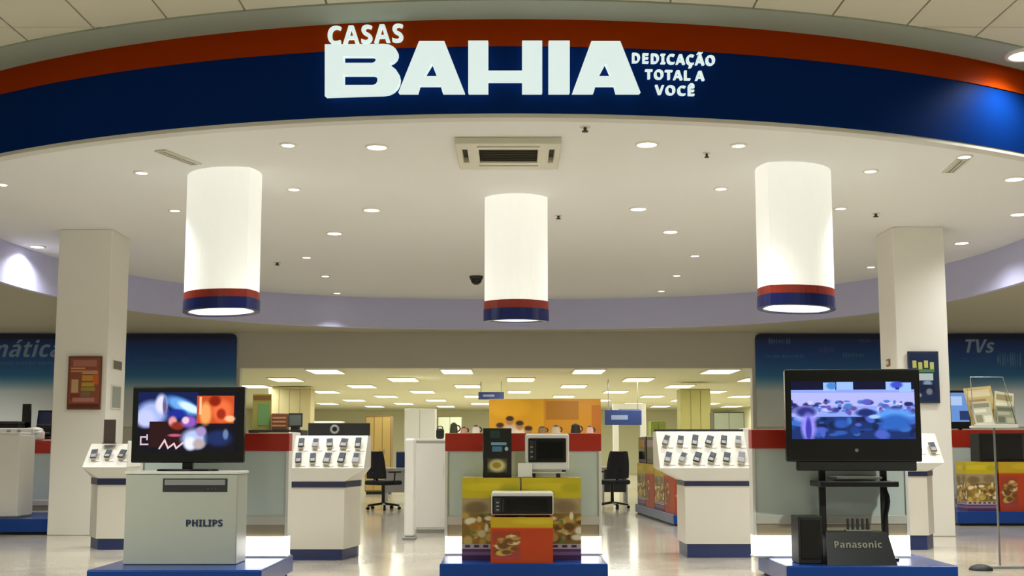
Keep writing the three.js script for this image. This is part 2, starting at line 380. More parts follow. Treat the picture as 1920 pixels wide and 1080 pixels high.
// hanging light boxes: lens-shaped in plan, glowing white with a red and a blue band at the foot
function lightBox(cx, cd, L, T, turn, yBot, yRed, label) {
  const t = thing('pendant_light_box', label, 'light box', [cx, 0, -cd], turn, 'hanging light boxes below the shop ceiling');
  const plan = (grow) => {
    const l = L / 2 + grow, w = T / 2 + grow, r = (l * l + w * w) / (2 * w), a = Math.asin(l / r), pts = [];
    for (let k = -12; k <= 12; k++) { const q = a * k / 12; pts.push([r * Math.sin(q), r * Math.cos(q) - (r - w)]); }
    for (let k = 11; k > -12; k--) { const q = a * k / 12; pts.push([r * Math.sin(q), -(r * Math.cos(q) - (r - w))]); }
    return shapeFrom(pts);
  };
  const redH = (yRed - yBot) * 0.4;
  part(t, 'lamp_shade', slab(plan(0), yRed, CEIL - yRed), M.shadeWhite);
  part(t, 'red_band', slab(plan(0.006), yRed - redH, redH + 0.004), M.bandRed);
  const rim = plan(0.01); rim.holes.push(new THREE.Path(plan(-0.045).getPoints()));
  part(t, 'blue_band', slab(rim, yBot, yRed - redH - yBot), M.bandBlue);
  part(t, 'lamp_diffuser', slab(plan(-0.044), yBot + 0.012, 0.02), M.diffuser);
  panelLight(t, L * 0.6, T * 0.6, [0, yBot - 0.005, 0], [0, -1, 0], COOL, 4);
}
lightBox(-2.87, 11.5, 1.0, 0.68, -0.85, 2.38, 2.56, 'left hanging white light box with red and blue foot');
lightBox(0.045, 12.5, 0.68, 0.42, 0, 2.40, 2.61, 'middle hanging white light box, the smallest and farthest of the three');
lightBox(2.76, 11.3, 1.0, 0.68, 0.85, 2.385, 2.57, 'right hanging white light box with red and blue foot');

// lamps of the mall walkway, in front of the shop
for (const [x, d, label] of [[4.57, 10.12, 'bright mall ceiling lamp beside the right end of the fascia'], [-5.4, 5.6, 'mall ceiling lamp above the walkway on the left'], [5.4, 5.6, 'mall ceiling lamp above the walkway on the right'], [-4, 0, 'mall ceiling lamp behind the viewer on the left'], [4, 0, 'mall ceiling lamp behind the viewer on the right']]) {
  const t = thing('mall_lamp', label, 'ceiling lamp', [x, MALL - 0.02, -d]);
  part(t, 'trim_ring', new THREE.LatheGeometry([[0.14, 0], [0.145, -0.02], [0.175, -0.015], [0.18, 0.01]].map((q) => new THREE.Vector2(...q)), 32), M.trim);
  part(t, 'lamp_lens', cyl(0.14, 0.14, 0.015, 0, -0.012, 0, 32), M.lens);
  const l = new THREE.SpotLight(COOL, (d > 8 ? 4 : 40) * MALL_POWER, 0, 1.35, 0.5); l.name = 'mall_lamp_beam'; l.position.set(0, -0.05, 0); l.target.position.set(0, -1, 0); l.shadow.radius = 5; l.castShadow = true; t.add(l, l.target);
}

// back hall ceiling lights
const ORD = ['first', 'second', 'third', 'fourth', 'fifth', 'sixth', 'seventh', 'eighth', 'ninth', 'tenth'];
for (let row = 0; row < 8; row++) {
  const d = 23.9 + 2.9 * row, xs = [];
  for (let k = -4; k <= 3; k++) { const x = (row % 2 ? 0.2 : 1.56) + 2.68 * k; if (Math.abs(x) < Math.min(5.4 + row * 0.75, 9) && x < 8.8) xs.push(x); }
  xs.forEach((x, i) => {
    const t = thing('ceiling_light', `${ORD[i]} fluorescent ceiling light from the left in the ${ORD[row]} row of the back hall`, 'ceiling light', [x, BACK_CEIL, -d], 0, 'fluorescent ceiling lights of the back hall');
    part(t, 'frame', rbox(0.66, 0.03, 1.24, 0.006, 0, -0.028, 0), M.trim);
    part(t, 'lamp_diffuser', rbox(0.6, 0.01, 1.18, 0.004, 0, -0.034, 0), M.tube);
    panelLight(t, 0.58, 1.15, [0, -0.04, 0], [0, -1, 0], FLUO, TROFFER_POWER);
  });
}

// ------------------------------------------------------------------ department signs on the rear wall
function wallSign(px0, px1, label, draw) {
  const a = at(px0, 622, BACK), b = at(px1, 622, BACK), w = b.x - a.x, top = SOFFIT - 0.02, bot = at(960, 800, BACK).y, h = top - bot;
  const t = thing('department_sign', label, 'sign', [(a.x + b.x) / 2, bot, -BACK + 0.001]);
  const k = 160, tex = canvasTex(Math.round(w * k), Math.round(h * k), (c, W, H) => draw(c, W, H, k));
  const s = new THREE.Shape(), r = 0.12; 
  const L = px0 > 960, x0 = -w / 2, x1 = w / 2;
  if (px0 > 1200) { s.moveTo(x0, 0); s.lineTo(x1, 0); s.lineTo(x1, h); s.lineTo(x0 + r, h); s.quadraticCurveTo(x0, h, x0, h - r); }
  else { s.moveTo(x0, 0); s.lineTo(x1, 0); s.lineTo(x1, h - r); s.quadraticCurveTo(x1, h, x1 - r, h); s.lineTo(x0, h); }
  const g = new THREE.ExtrudeGeometry(s, { depth: 0.03, bevelEnabled: false }), p = g.attributes.position, u = g.attributes.uv;
  for (let i = 0; i < p.count; i++) u.setXY(i, p.getX(i) / w + 0.5, p.getY(i) / h);
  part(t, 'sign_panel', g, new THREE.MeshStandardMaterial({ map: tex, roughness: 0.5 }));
}
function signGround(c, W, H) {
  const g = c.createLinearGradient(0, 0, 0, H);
  g.addColorStop(0, '#0a1836'); g.addColorStop(0.05, '#0a1836'); g.addColorStop(0.07, '#0f2c6a'); g.addColorStop(0.25, '#164a94'); g.addColorStop(0.45, '#2870a8'); g.addColorStop(0.62, '#c0cccc'); g.addColorStop(1, '#dce0da');  // darkest top stops paint the soffit's shadow line into the sign colour
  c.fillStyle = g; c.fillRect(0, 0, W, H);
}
function scribble(c, x0, x1, y, amp, n, style, lw) { c.strokeStyle = style; c.lineWidth = lw; c.globalAlpha = 0.6; for (let k = 0; k < n; k++) { const a = x0 + (x1 - x0) * k / n, w = (x1 - x0) / n * (0.4 + 0.4 * rnd()), h = amp * (0.7 + 0.8 * rnd()); c.fillStyle = style; c.beginPath(); c.ellipse(a + w / 2, y, w / 2, h, 0, 0, Math.PI * 2); c.fill(); } c.globalAlpha = 1; }
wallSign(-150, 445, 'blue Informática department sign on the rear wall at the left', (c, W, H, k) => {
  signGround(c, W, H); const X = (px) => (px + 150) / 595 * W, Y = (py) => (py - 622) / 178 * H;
  c.fillStyle = '#7f97b5'; c.font = 'italic bold ' + Math.round(Y(622 + 44)) + 'px sans-serif'; c.textAlign = 'right'; c.fillText('Informática', X(118), Y(667));
  scribble(c, X(-60), X(110), Y(679), Y(626), 40, '#5f7c9c', 4);
  scribble(c, X(255), X(355), Y(673), Y(627), 18, '#2f5f92', 5);
});
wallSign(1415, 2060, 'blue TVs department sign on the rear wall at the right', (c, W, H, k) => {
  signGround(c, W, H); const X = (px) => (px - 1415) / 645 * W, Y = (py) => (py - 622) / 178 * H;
  c.fillStyle = '#8aa0c0'; c.font = 'italic bold ' + Math.round(Y(622 + 36)) + 'px sans-serif'; c.fillText('TVs', X(1802), Y(659));
  scribble(c, X(1866), X(1912), Y(672), Y(632), 10, '#6f8fb4', 5); scribble(c, X(1800), X(1850), Y(670), Y(624), 16, '#3c6494', 4);
  scribble(c, X(1440), X(1482), Y(637), Y(627), 9, '#6d7fae', 5); scribble(c, X(1535), X(1565), Y(653), Y(628), 8, '#55689c', 5); scribble(c, X(1608), X(1632), Y(636), Y(625), 6, '#4a5c90', 4);
  scribble(c, X(1432), X(1508), Y(666), Y(625), 16, '#3f84b0', 5); scribble(c, X(1578), X(1618), Y(664), Y(626), 8, '#48809e', 5);
});

// ------------------------------------------------------------------ low partitions with red top, frosted panel and lit foot
const DECK = 0.17;
function platform(px0, px1, yFront, yBack, label, floorY) {
  const df = depthOf(yFront, DECK), db = depthOf(yBack, DECK) + 0.25, a = at(px0, yFront, df), b = at(px1, yFront, df);
  const t = thing('display_platform', label, 'platform', [(a.x + b.x) / 2, 0, -(df + db) / 2], 0);
  part(t, 'deck', rbox(b.x - a.x, DECK - 0.03, db - df, 0.012, 0, 0.03, 0), M.platform);
  part(t, 'plinth', box(b.x - a.x - 0.08, 0.03, db - df - 0.08), M.blackMatt);
  return { df, db };
}
function partition(px0, px1, d, y0, label, rows = [812, 846, 968, 984, 1006, 1045], thick = 0.14, lit = true) {
  const a = at(px0, 900, d), b = at(px1, 900, d), w = b.x - a.x, Y = rows.map((y) => Math.max(at(960, y, d).y - y0, 0)); Y[5] = 0;
  const t = thing('partition', label, 'partition', [(a.x + b.x) / 2, y0, -d - thick / 2]);
  part(t, 'red_rail', rbox(w, Y[0] - Y[1], thick, 0.008, 0, Y[1], 0), M.red);
  part(t, 'frosted_panel', box(w - 0.05, Y[1] - Y[2], 0.03, 0, Y[2], thick / 2 - 0.03), M.frost);
  part(t, 'back_board', box(w - 0.05, Y[1] - Y[3], 0.02, 0, Y[3], -thick / 2 + 0.03), M.white);
  for (const s of [-1, 1]) part(t, 'post', rbox(0.025, Y[1] - Y[4], thick, 0.004, s * (w / 2 - 0.0125), Y[4], 0), M.white);
  part(t, 'lower_rail', rbox(w - 0.05, Y[2] - Y[3], thick, 0.004, 0, Y[3], 0), M.laminate);
  part(t, 'tan_strip', box(w - 0.02, Y[3] - Y[4], thick - 0.02, 0, Y[4], 0), M.tan);
  if (lit) {
    part(t, 'light_panel', rbox(w - 0.01, Y[4] - 0.012, thick + 0.02, 0.004, 0, 0.012, 0), M.base);
    part(t, 'base_rail', box(w, 0.012, thick + 0.03), M.white);
    panelLight(t, w * 0.95, (Y[4]) * 0.8, [0, Y[4] / 2, thick / 2 + 0.02], [0, 0, 1], WARM, 1.5);
  } else part(t, 'base_rail', rbox(w, Y[4], thick, 0.004), M.laminate);
  return t;
}
const pl = platform(162, 490, 1069, 1045, 'dark blue display platform under the grey television cabinet');
const pc = platform(824, 1140, 1057, 1045, 'dark blue display platform under the stacked oven cartons');
const pr = platform(1475, 1797, 1061, 1043, 'dark blue display platform under the large black television');
const dP = depthOf(1045, DECK);
partition(262, 541, dP, DECK, 'red topped frosted partition behind the grey television cabinet');
partition(834, 1128, dP + 0.22, DECK, 'red topped frosted partition behind the stacked oven cartons');
partition(1411, 1703, dP, DECK, 'red topped frosted partition behind the large black television', [805, 841, 966, 982, 1004, 1043]);

// ------------------------------------------------------------------ televisions
function tvScreen(w, h, draw, power) { const t = canvasTex(w, h, draw); return new THREE.MeshStandardMaterial({ color: 0x050505, roughness: 0.25, emissive: 0xffffff, emissiveMap: t, emissiveIntensity: power }); }
function blob(c, x, y, rx, ry, style) {                             // printed or filmed patch with a soft outline
  c.fillStyle = style; const a = c.globalAlpha;
  for (const [k, o] of [[1.22, 0.25], [1.08, 0.4], [0.92, 0.6], [0.76, 1]]) { c.globalAlpha = o; c.beginPath(); c.ellipse(x, y, rx * k, ry * k, 0, 0, Math.PI * 2); c.fill(); }
  c.globalAlpha = a;
}
{
  const dC = depthOf(1059, DECK), s = span(230, 884, 442, 1059, dC), dep = 0.34;
  const t = thing('television_cabinet', 'light grey cabinet with dark blue lettering carrying the left television', 'cabinet', [s.x, DECK, -dC - dep / 2]);
  const h = s.h;
  part(t, 'carcass', rbox(s.w, h - 0.02, dep, 0.01), M.greyBox);
  part(t, 'top_board', rbox(s.w + 0.015, 0.022, dep + 0.015, 0.006, 0, h - 0.021, 0), M.white);
  const n = span(305, 897, 426, 922, dC);
  part(t, 'niche_frame', rbox(n.w, n.h, 0.01, 0.003, n.x - s.x, n.y - DECK, dep / 2), M.darkGrey);
  const pl2 = part(t, 'player', rbox(n.w * 0.94, n.h * 0.42, 0.012, 0.003, n.x - s.x, n.y - DECK + n.h * 0.48, dep / 2 + 0.004), M.grey);
  for (let k = 0; k < 3; k++) part(pl2, 'button', cyl(0.005, 0.005, 0.006, n.x - s.x + 0.1 + k * 0.03, n.y - DECK + n.h * 0.2, dep / 2 + 0.006, 8), M.steel);
  const lt = span(349, 974, 417, 987, dC), fs = font.generateShapes('PHILIPS', 1), tg = new THREE.ExtrudeGeometry(fs, { depth: 0.01, bevelEnabled: false, curveSegments: 4 });
  tg.computeBoundingBox(); const bb = tg.boundingBox; tg.translate(-bb.min.x, -bb.min.y, 0); tg.scale(lt.w / (bb.max.x - bb.min.x), lt.h / (bb.max.y - bb.min.y), 1);
  part(t, 'lettering', tg, std(0x1a2f52, 0.4), [lt.x - lt.w / 2 - s.x, lt.y - DECK, dep / 2 - 0.004]);
  const dT = dC + 0.15, q = span(245, 725, 456, 868, dT), top = DECK + h + 0.0015;
  const v = thing('television', 'black flat television showing blue and orange pictures on the grey cabinet', 'television', [q.x, top, -dT - 0.03]);
  const y0 = q.y - top;
  part(v, 'bezel', rbox(q.w, q.h, 0.07, 0.012, 0, y0, 0), M.black);
  const sc = span(256, 735, 445, 848, dT - 0.03);
  const m = tvScreen(512, 306, (c, W, H) => {
    c.fillStyle = '#0a0818'; c.fillRect(0, 0, W, H); c.fillStyle = '#0b1c52'; c.fillRect(0, 0, W * 0.6, H * 0.5);
    blob(c, 70, 110, 75, 62, '#a8b8f0'); blob(c, 40, 135, 50, 45, '#c4ccff'); blob(c, 118, 60, 30, 48, '#e4e0fa'); blob(c, 135, 66, 10, 44, '#6b5c8c');
    c.save(); c.translate(228, 70); c.rotate(0.42); blob(c, 0, 0, 92, 34, '#68a8f0'); blob(c, 34, -6, 60, 20, '#d8f2ff'); c.restore();
    blob(c, 200, 110, 46, 22, '#1a2c9a'); c.fillStyle = '#2a0c12'; c.fillRect(60, 150, 160, 130);
    blob(c, 178, 150, 22, 26, '#e89aa0'); blob(c, 205, 172, 34, 20, '#8a2c1c'); blob(c, 262, 152, 40, 30, '#8f58c0'); blob(c, 244, 144, 18, 18, '#f0c8e0');
    c.fillStyle = '#c84c20'; c.fillRect(300, 18, 190, 142);
    blob(c, 345, 110, 30, 56, '#f6a860'); blob(c, 428, 95, 52, 54, '#f07040'); blob(c, 425, 112, 22, 26, '#a02810'); blob(c, 470, 136, 26, 16, '#f6c090'); blob(c, 392, 45, 28, 26, '#8a1c06'); c.fillStyle = '#f8c8a0'; c.fillRect(312, 24, 12, 90);
    blob(c, 290, 238, 64, 50, '#b6c8f4'); blob(c, 270, 262, 30, 34, '#e8eeff'); blob(c, 325, 200, 26, 26, '#a890c8'); blob(c, 315, 264, 30, 26, '#b8a8a8');
    blob(c, 415, 235, 66, 40, '#182c60'); blob(c, 450, 215, 14, 26, '#6880a8');
    c.fillStyle = '#d8c0c8'; c.fillRect(14, 225, 36, 8); c.fillRect(14, 225, 8, 46); c.fillRect(14, 262, 44, 8); c.fillRect(46, 215, 8, 30);
    c.lineWidth = 9; c.strokeStyle = '#e6c8cc'; c.beginPath(); c.moveTo(112, 290); c.lineTo(140, 245); c.lineTo(158, 285); c.lineTo(188, 262); c.lineTo(200, 286); c.lineTo(236, 256); c.stroke(); blob(c, 190, 220, 34, 8, '#c05878');
  }, 1.0);
  part(v, 'screen', new THREE.PlaneGeometry(sc.w, sc.h).translate(0, sc.y + sc.h / 2 - top, 0.0365), m);
  part(v, 'neck', rbox(0.08, y0 + 0.04, 0.05, 0.01, 0, 0.008, 0), M.black);
  part(v, 'foot', (() => { const g = cyl(0.24, 0.235, 0.014, 0, 0, 0, 32); g.scale(1, 1, 0.55); return g; })(), M.black);
}
{
  const dT = 9.25, q = span(1479, 692, 1728, 866, dT), turn = -0.1;
  const v = thing('television', 'large black flat television showing a blue beach crowd, on a black stand', 'television', [q.x, q.y, -dT - 0.05], turn);
  part(v, 'bezel', rbox(q.w, q.h, 0.09, 0.014), M.black);
  const m = tvScreen(512, 300, (c, W, H) => {
    c.fillStyle = '#8fa4f4'; c.fillRect(0, 0, W, H); c.fillStyle = '#0a0c30'; c.fillRect(0, 0, W, 44);
    c.fillStyle = '#9cc0ff'; c.fillRect(135, 6, 50, 46); c.fillRect(190, 4, 70, 40); c.fillRect(395, 4, 40, 44); c.fillRect(450, 8, 50, 50); blob(c, 440, 20, 24, 18, '#3c50d0'); blob(c, 170, 24, 20, 18, '#4a86d8');
    c.fillStyle = '#b4b8ff'; c.fillRect(0, 60, W, 70);
    for (let k = 0; k < 90; k++) { const x = rnd() * W, y = 105 + rnd() * 60; blob(c, x, y, 5 + rnd() * 16, 4 + rnd() * 12, ['#3a3a86', '#5a5ac0', '#22245c', '#c8ccff', '#4c78c8', '#6a4c90'][Math.floor(rnd() * 6)]); }
    c.fillStyle = '#16306c'; c.fillRect(0, 185, W, 115);
    for (let k = 0; k < 60; k++) { const x = rnd() * W, y = 190 + rnd() * 95; blob(c, x, y, 8 + rnd() * 22, 6 + rnd() * 16, ['#1c3f8c', '#142050', '#3a70c4', '#0e1c48', '#2c58b4', '#4c60c8'][Math.floor(rnd() * 6)]); }
    blob(c, 60, 170, 55, 40, '#a8b0ff'); blob(c, 60, 160, 40, 26, '#2c3080'); blob(c, 70, 240, 30, 70, '#9a90f8'); blob(c, 70, 250, 12, 60, '#3c3cb0'); blob(c, 430, 175, 80, 30, '#5c9cf0'); blob(c, 430, 215, 60, 40, '#2c64c0'); blob(c, 310, 165, 40, 18, '#182c70'); blob(c, 345, 185, 24, 10, '#a0c8ff');
  }, 1.0);
  const sc = span(1490, 714, 1718, 823, dT - 0.05);
  part(v, 'screen', new THREE.PlaneGeometry(sc.w, sc.h).translate(0, sc.y + sc.h / 2 - q.y, 0.0465), m);
  part(v, 'speaker_bar', rbox(q.w * 0.88, 0.075, 0.08, 0.01, 0.02, -0.07, -0.005), M.blackMatt);
  const lamp = part(v, 'badge', cyl(0.014, 0.014, 0.006, 0, 0, 0, 14), M.steel, [0.02, 0.09, 0.043], [Math.PI / 2, 0, 0]);
  // its stand
  const s = thing('television_stand', 'black metal stand with posts and a shelf carrying the large television', 'stand', [at(1605, 1043, 9.5).x, DECK, -9.5]);
  const X = (px, d = 9.5) => at(px, 900, d).x - s.position.x, Y = (py, d = 9.5) => at(960, py, d).y - DECK;
  for (const px of [1541, 1656]) part(s, 'post', rbox(0.05, Y(800), 0.04, 0.006, X(px), 0, 0), M.blackMatt);
  part(s, 'shelf', rbox(X(1672) - X(1528), 0.045, 0.36, 0.008, (X(1672) + X(1528)) / 2, Y(912), 0), M.black);
  part(s, 'mount_plate', rbox(0.42, 0.28, 0.03, 0.006, (X(1672) + X(1528)) / 2, Y(840), 0.05), M.blackMatt);
  part(s, 'player', rbox(0.36, 0.02, 0.28, 0.005, (X(1665) + X(1540)) / 2, Y(898), 0), M.steel);
  part(s, 'cable', new THREE.TubeGeometry(new THREE.CatmullRomCurve3([[X(1652), Y(905), 0.03], [X(1662), Y(935), 0.04], [X(1655), Y(975), 0.03], [X(1650), Y(1010), 0.02]].map((p) => new THREE.Vector3(...p))), 12, 0.012, 6), M.rubber);
  part(s, 'foot_plate', rbox(0.6, 0.02, 0.3, 0.006, (X(1660) + X(1540)) / 2, 0, 0), M.black);
  // boxes at its foot
  const dB = depthOf(1044, DECK) - 0.55, w1 = span(1500, 951, 1546, 1044, 9.05);
  const sub = thing('subwoofer', 'tall narrow black subwoofer standing on the right platform', 'subwoofer', [w1.x, DECK, -9.2]);
  part(sub, 'cabinet', rbox(w1.w, w1.h * 0.97, 0.24, 0.01), M.blackMatt);
  part(sub, 'grille', rbox(w1.w * 0.8, w1.h * 0.8, 0.012, 0.004, 0, 0.04, 0.12), M.black);
  const w2 = span(1549, 984, 1680, 1044, 9.05);
  const bx = thing('speaker_carton', 'black sloping box with pale lettering at the foot of the television stand', 'box', [w2.x, DECK, -9.16]);
  part(bx, 'body', taper([-w2.w / 2, w2.w / 2, -0.14, 0.14], [-w2.w / 2 + 0.01, w2.w / 2 - 0.05, -0.14, 0.08], w2.h), M.black);
  const tg = new THREE.ExtrudeGeometry(font.generateShapes('Panasonic', 1), { depth: 0.01, bevelEnabled: false, curveSegments: 4 }); tg.computeBoundingBox(); const bb = tg.boundingBox;
  tg.translate(-(bb.min.x + bb.max.x) / 2, 0, 0); tg.scale(0.36 / (bb.max.x - bb.min.x), 0.05, 1);
  part(bx, 'lettering', tg, std(0x8a8778, 0.5), [-0.02, w2.h * 0.52, 0.112 - 0.004], [-0.235, 0, 0]);
  const rk = thing('remote_rack', 'small comb rack of remote controls on the black box under the stand', 'rack', [at(1608, 985, 9.2).x, DECK + w2.h + 0.001, -9.2]);
  part(rk, 'tray', rbox(0.2, 0.012, 0.07, 0.003), M.grey);
  for (let k = 0; k < 5; k++) part(rk, 'remote', rbox(0.018, 0.085, 0.02, 0.004, -0.076 + k * 0.038, 0.012, 0), M.darkGrey);
}

// ------------------------------------------------------------------ cartons and ovens on the middle platform
function cartonMat(kind) {
  return new THREE.MeshStandardMaterial({ roughness: 0.5, map: canvasTex(256, 320, (c, W, H) => {
    if (kind === 'yellow') {
      c.fillStyle = '#cbb414'; c.fillRect(0, 0, W, H); blob(c, 120, 36, 120, 16, '#d8c41c'); blob(c, 210, 40, 40, 18, '#b8ac10');
      c.fillStyle = '#a89468'; c.fillRect(0, 80, W, 60); blob(c, 60, 118, 50, 24, '#7e6844'); blob(c, 190, 112, 46, 26, '#8c7450');
      c.fillStyle = '#8a6c2c'; c.fillRect(0, 140, W, 122);
      for (let k = 0; k < 46; k++) blob(c, rnd() * W, 146 + rnd() * 106, 8 + rnd() * 20, 6 + rnd() * 14, ['#e0d0a0', '#c8a448', '#f0e8c8', '#6c4a18', '#d4b860', '#b07c28', '#7c8440'][Math.floor(rnd() * 7)]);
      c.fillStyle = '#c8b4b0'; c.fillRect(0, 258, W, 20); c.fillStyle = '#5a3a78'; c.fillRect(0, 278, W, 10); c.fillStyle = '#8a6488'; c.fillRect(0, 288, W, 14); c.fillStyle = '#4c2c5c'; c.fillRect(0, 302, W, 18);
      c.fillStyle = '#443058'; for (let k = 0; k < 6; k++) c.fillRect(14 + k * 40, 262, 22, 10);
    } else if (kind === 'orange') {
      c.fillStyle = '#b83c08'; c.fillRect(0, 0, W, H); c.fillStyle = '#c8a414'; c.fillRect(0, 0, W, 72); blob(c, 180, 30, 90, 20, '#d4b820'); c.fillStyle = '#c85010'; c.fillRect(0, 72, W, 10);
      c.fillStyle = '#9c3c20'; c.fillRect(10, 96, 112, 190); for (let k = 0; k < 34; k++) blob(c, 30 + rnd() * 76, 128 + rnd() * 130, 8 + rnd() * 18, 6 + rnd() * 14, ['#c8a850', '#8c5424', '#d8c890', '#6c4420', '#b48c3c'][Math.floor(rnd() * 5)]);
      c.fillStyle = '#a83a3c'; c.fillRect(10, 270, 112, 26);
    } else if (kind === 'coffee') {
      c.fillStyle = '#14140e'; c.fillRect(0, 0, W, H); c.fillStyle = '#1c4038'; c.fillRect(60, 14, 90, 50); c.fillStyle = '#7ba4c4'; c.fillRect(70, 92, 140, 18); c.fillStyle = '#4c7c9c'; c.fillRect(80, 118, 90, 34); blob(c, 210, 134, 16, 14, '#b4ccd8');
      c.fillStyle = '#4a4420'; c.fillRect(36, 196, 180, 92); blob(c, 126, 244, 74, 40, '#dcd09c'); blob(c, 120, 240, 40, 20, '#a88c24');
    }
  }) });
}
const CM = { yellow: cartonMat('yellow'), orange: cartonMat('orange'), coffee: cartonMat('coffee') };
function carton(label, x0, y0, x1, y1, dFront, depth, mat, baseY, turn = 0, group, tape = true) {
  const s = span(x0, y0, x1, y1, dFront), h = at(960, y0, dFront).y - baseY;
  const t = thing('carton', label, 'carton', [s.x, baseY, -dFront - depth / 2], turn, group);
  part(t, 'body', box(s.w, h, depth), mat);
  if (tape) part(t, 'tape', box(0.05, 0.001, depth, 0, h, 0), M.paleWood);
  return { t, h, top: baseY + h + (tape ? 0.0015 : 0.0005), s };
}
{
  const dF = pc.df + 0.03, dB = dF + 0.28;
  const y1 = carton('left yellow oven carton behind the front stack', 866, 896, 975, 1050, dB, 0.38, CM.yellow, DECK, 0, 'oven cartons on the middle platform');
  const y2 = carton('right yellow oven carton behind the front stack', 978, 896, 1090, 1050, dB, 0.38, CM.yellow, DECK, 0, 'oven cartons on the middle platform');
  const fr = carton('orange oven carton under the white oven at the front of the platform', 920, 970, 1037, 1055, dF, 0.26, CM.orange, DECK, 0, 'oven cartons on the middle platform');
  carton('upright black coffee maker carton on the left yellow carton', 905, 803, 958, 893, dB + 0.05, 0.2, CM.coffee, y1.top, 0.05, undefined, false);
  function oven(label, x0, y0, x1, d, dep, base, wide) {
    const s = span(x0, y0, x1, 1000, d), h = at(960, y0, d).y - base, t = thing('microwave_oven', label, 'oven', [s.x, base, -d - dep / 2]);
    const w = s.w;
    for (const sx of [-1, 1]) for (const sz of [-1, 1]) part(t, 'foot', cyl(0.014, 0.014, 0.014, sx * (w / 2 - 0.04), 0, sz * (dep / 2 - 0.04), 10), M.rubber);
    part(t, 'body', rbox(w, h - 0.012, dep, 0.018, 0, 0.012, 0), M.gloss);
    const dw = wide ? w * 0.97 : w * 0.86, dh = (h - 0.012) * (wide ? 0.76 : 0.66), yb = wide ? 0.022 : 0.014 + h * 0.2;
    const door = part(t, 'door', rbox(dw, dh, 0.022, 0.008, 0, yb, dep / 2), M.black);
    part(door, 'window', rbox(dw * 0.66, dh * 0.72, 0.006, 0.002, dw * 0.08, yb + dh * 0.14, dep / 2 + 0.011), M.glassDark);
    part(t, 'handle', rod([-dw * 0.32, yb + 0.02, dep / 2 + 0.03], [-dw * 0.32, yb + dh - 0.02, dep / 2 + 0.03], 0.006), M.darkGrey);
    const cp = part(t, 'control_panel', rbox(dw * 0.12, dh * 0.8, 0.006, 0.002, -dw * 0.41, yb + dh * 0.1, dep / 2 + 0.011), M.darkGrey);
    for (let k = 0; k < 3; k++) part(cp, 'button', rbox(0.022, 0.012, 0.006, 0.002, -dw * 0.41, yb + dh * (0.2 + 0.2 * k), dep / 2 + 0.014), M.grey);
    return { t, h };
  }
  oven('white oven with wide black door on top of the orange carton', 921, 922, 1038, dF + 0.02, 0.24, fr.top, true);
  const st = thing('oven_riser', 'low dark riser under the upper white oven on the right yellow carton', 'riser', [at(1024, 890, dB + 0.08).x, y2.top, -dB - 0.17]);
  part(st, 'top_board', rbox(0.3, 0.012, 0.18, 0.003, 0, 0.032, 0), M.white);
  for (const s of [-1, 1]) part(st, 'side', rbox(0.03, 0.032, 0.17, 0.003, s * 0.1, 0, 0), M.darkGrey);
  oven('upper white oven with black door on a riser over the right yellow carton', 985, 813, 1068, dB + 0.06, 0.22, y2.top + 0.045, false);
  const q = span(971, 866, 998, 895, dB + 0.02);
  const pt = thing('price_card', 'small white price card leaning before the upper white oven', 'price card', [q.x, y2.top, -dB - 0.035]);
  part(pt, 'card', rbox(q.w, q.h * 0.92, 0.004, 0.001, 0, 0.003, 0), M.tagWhite, [0, 0, 0], [-0.12, 0, 0]);
  part(pt, 'holder', rbox(q.w * 1.05, 0.012, 0.03, 0.003), M.plastic);
}

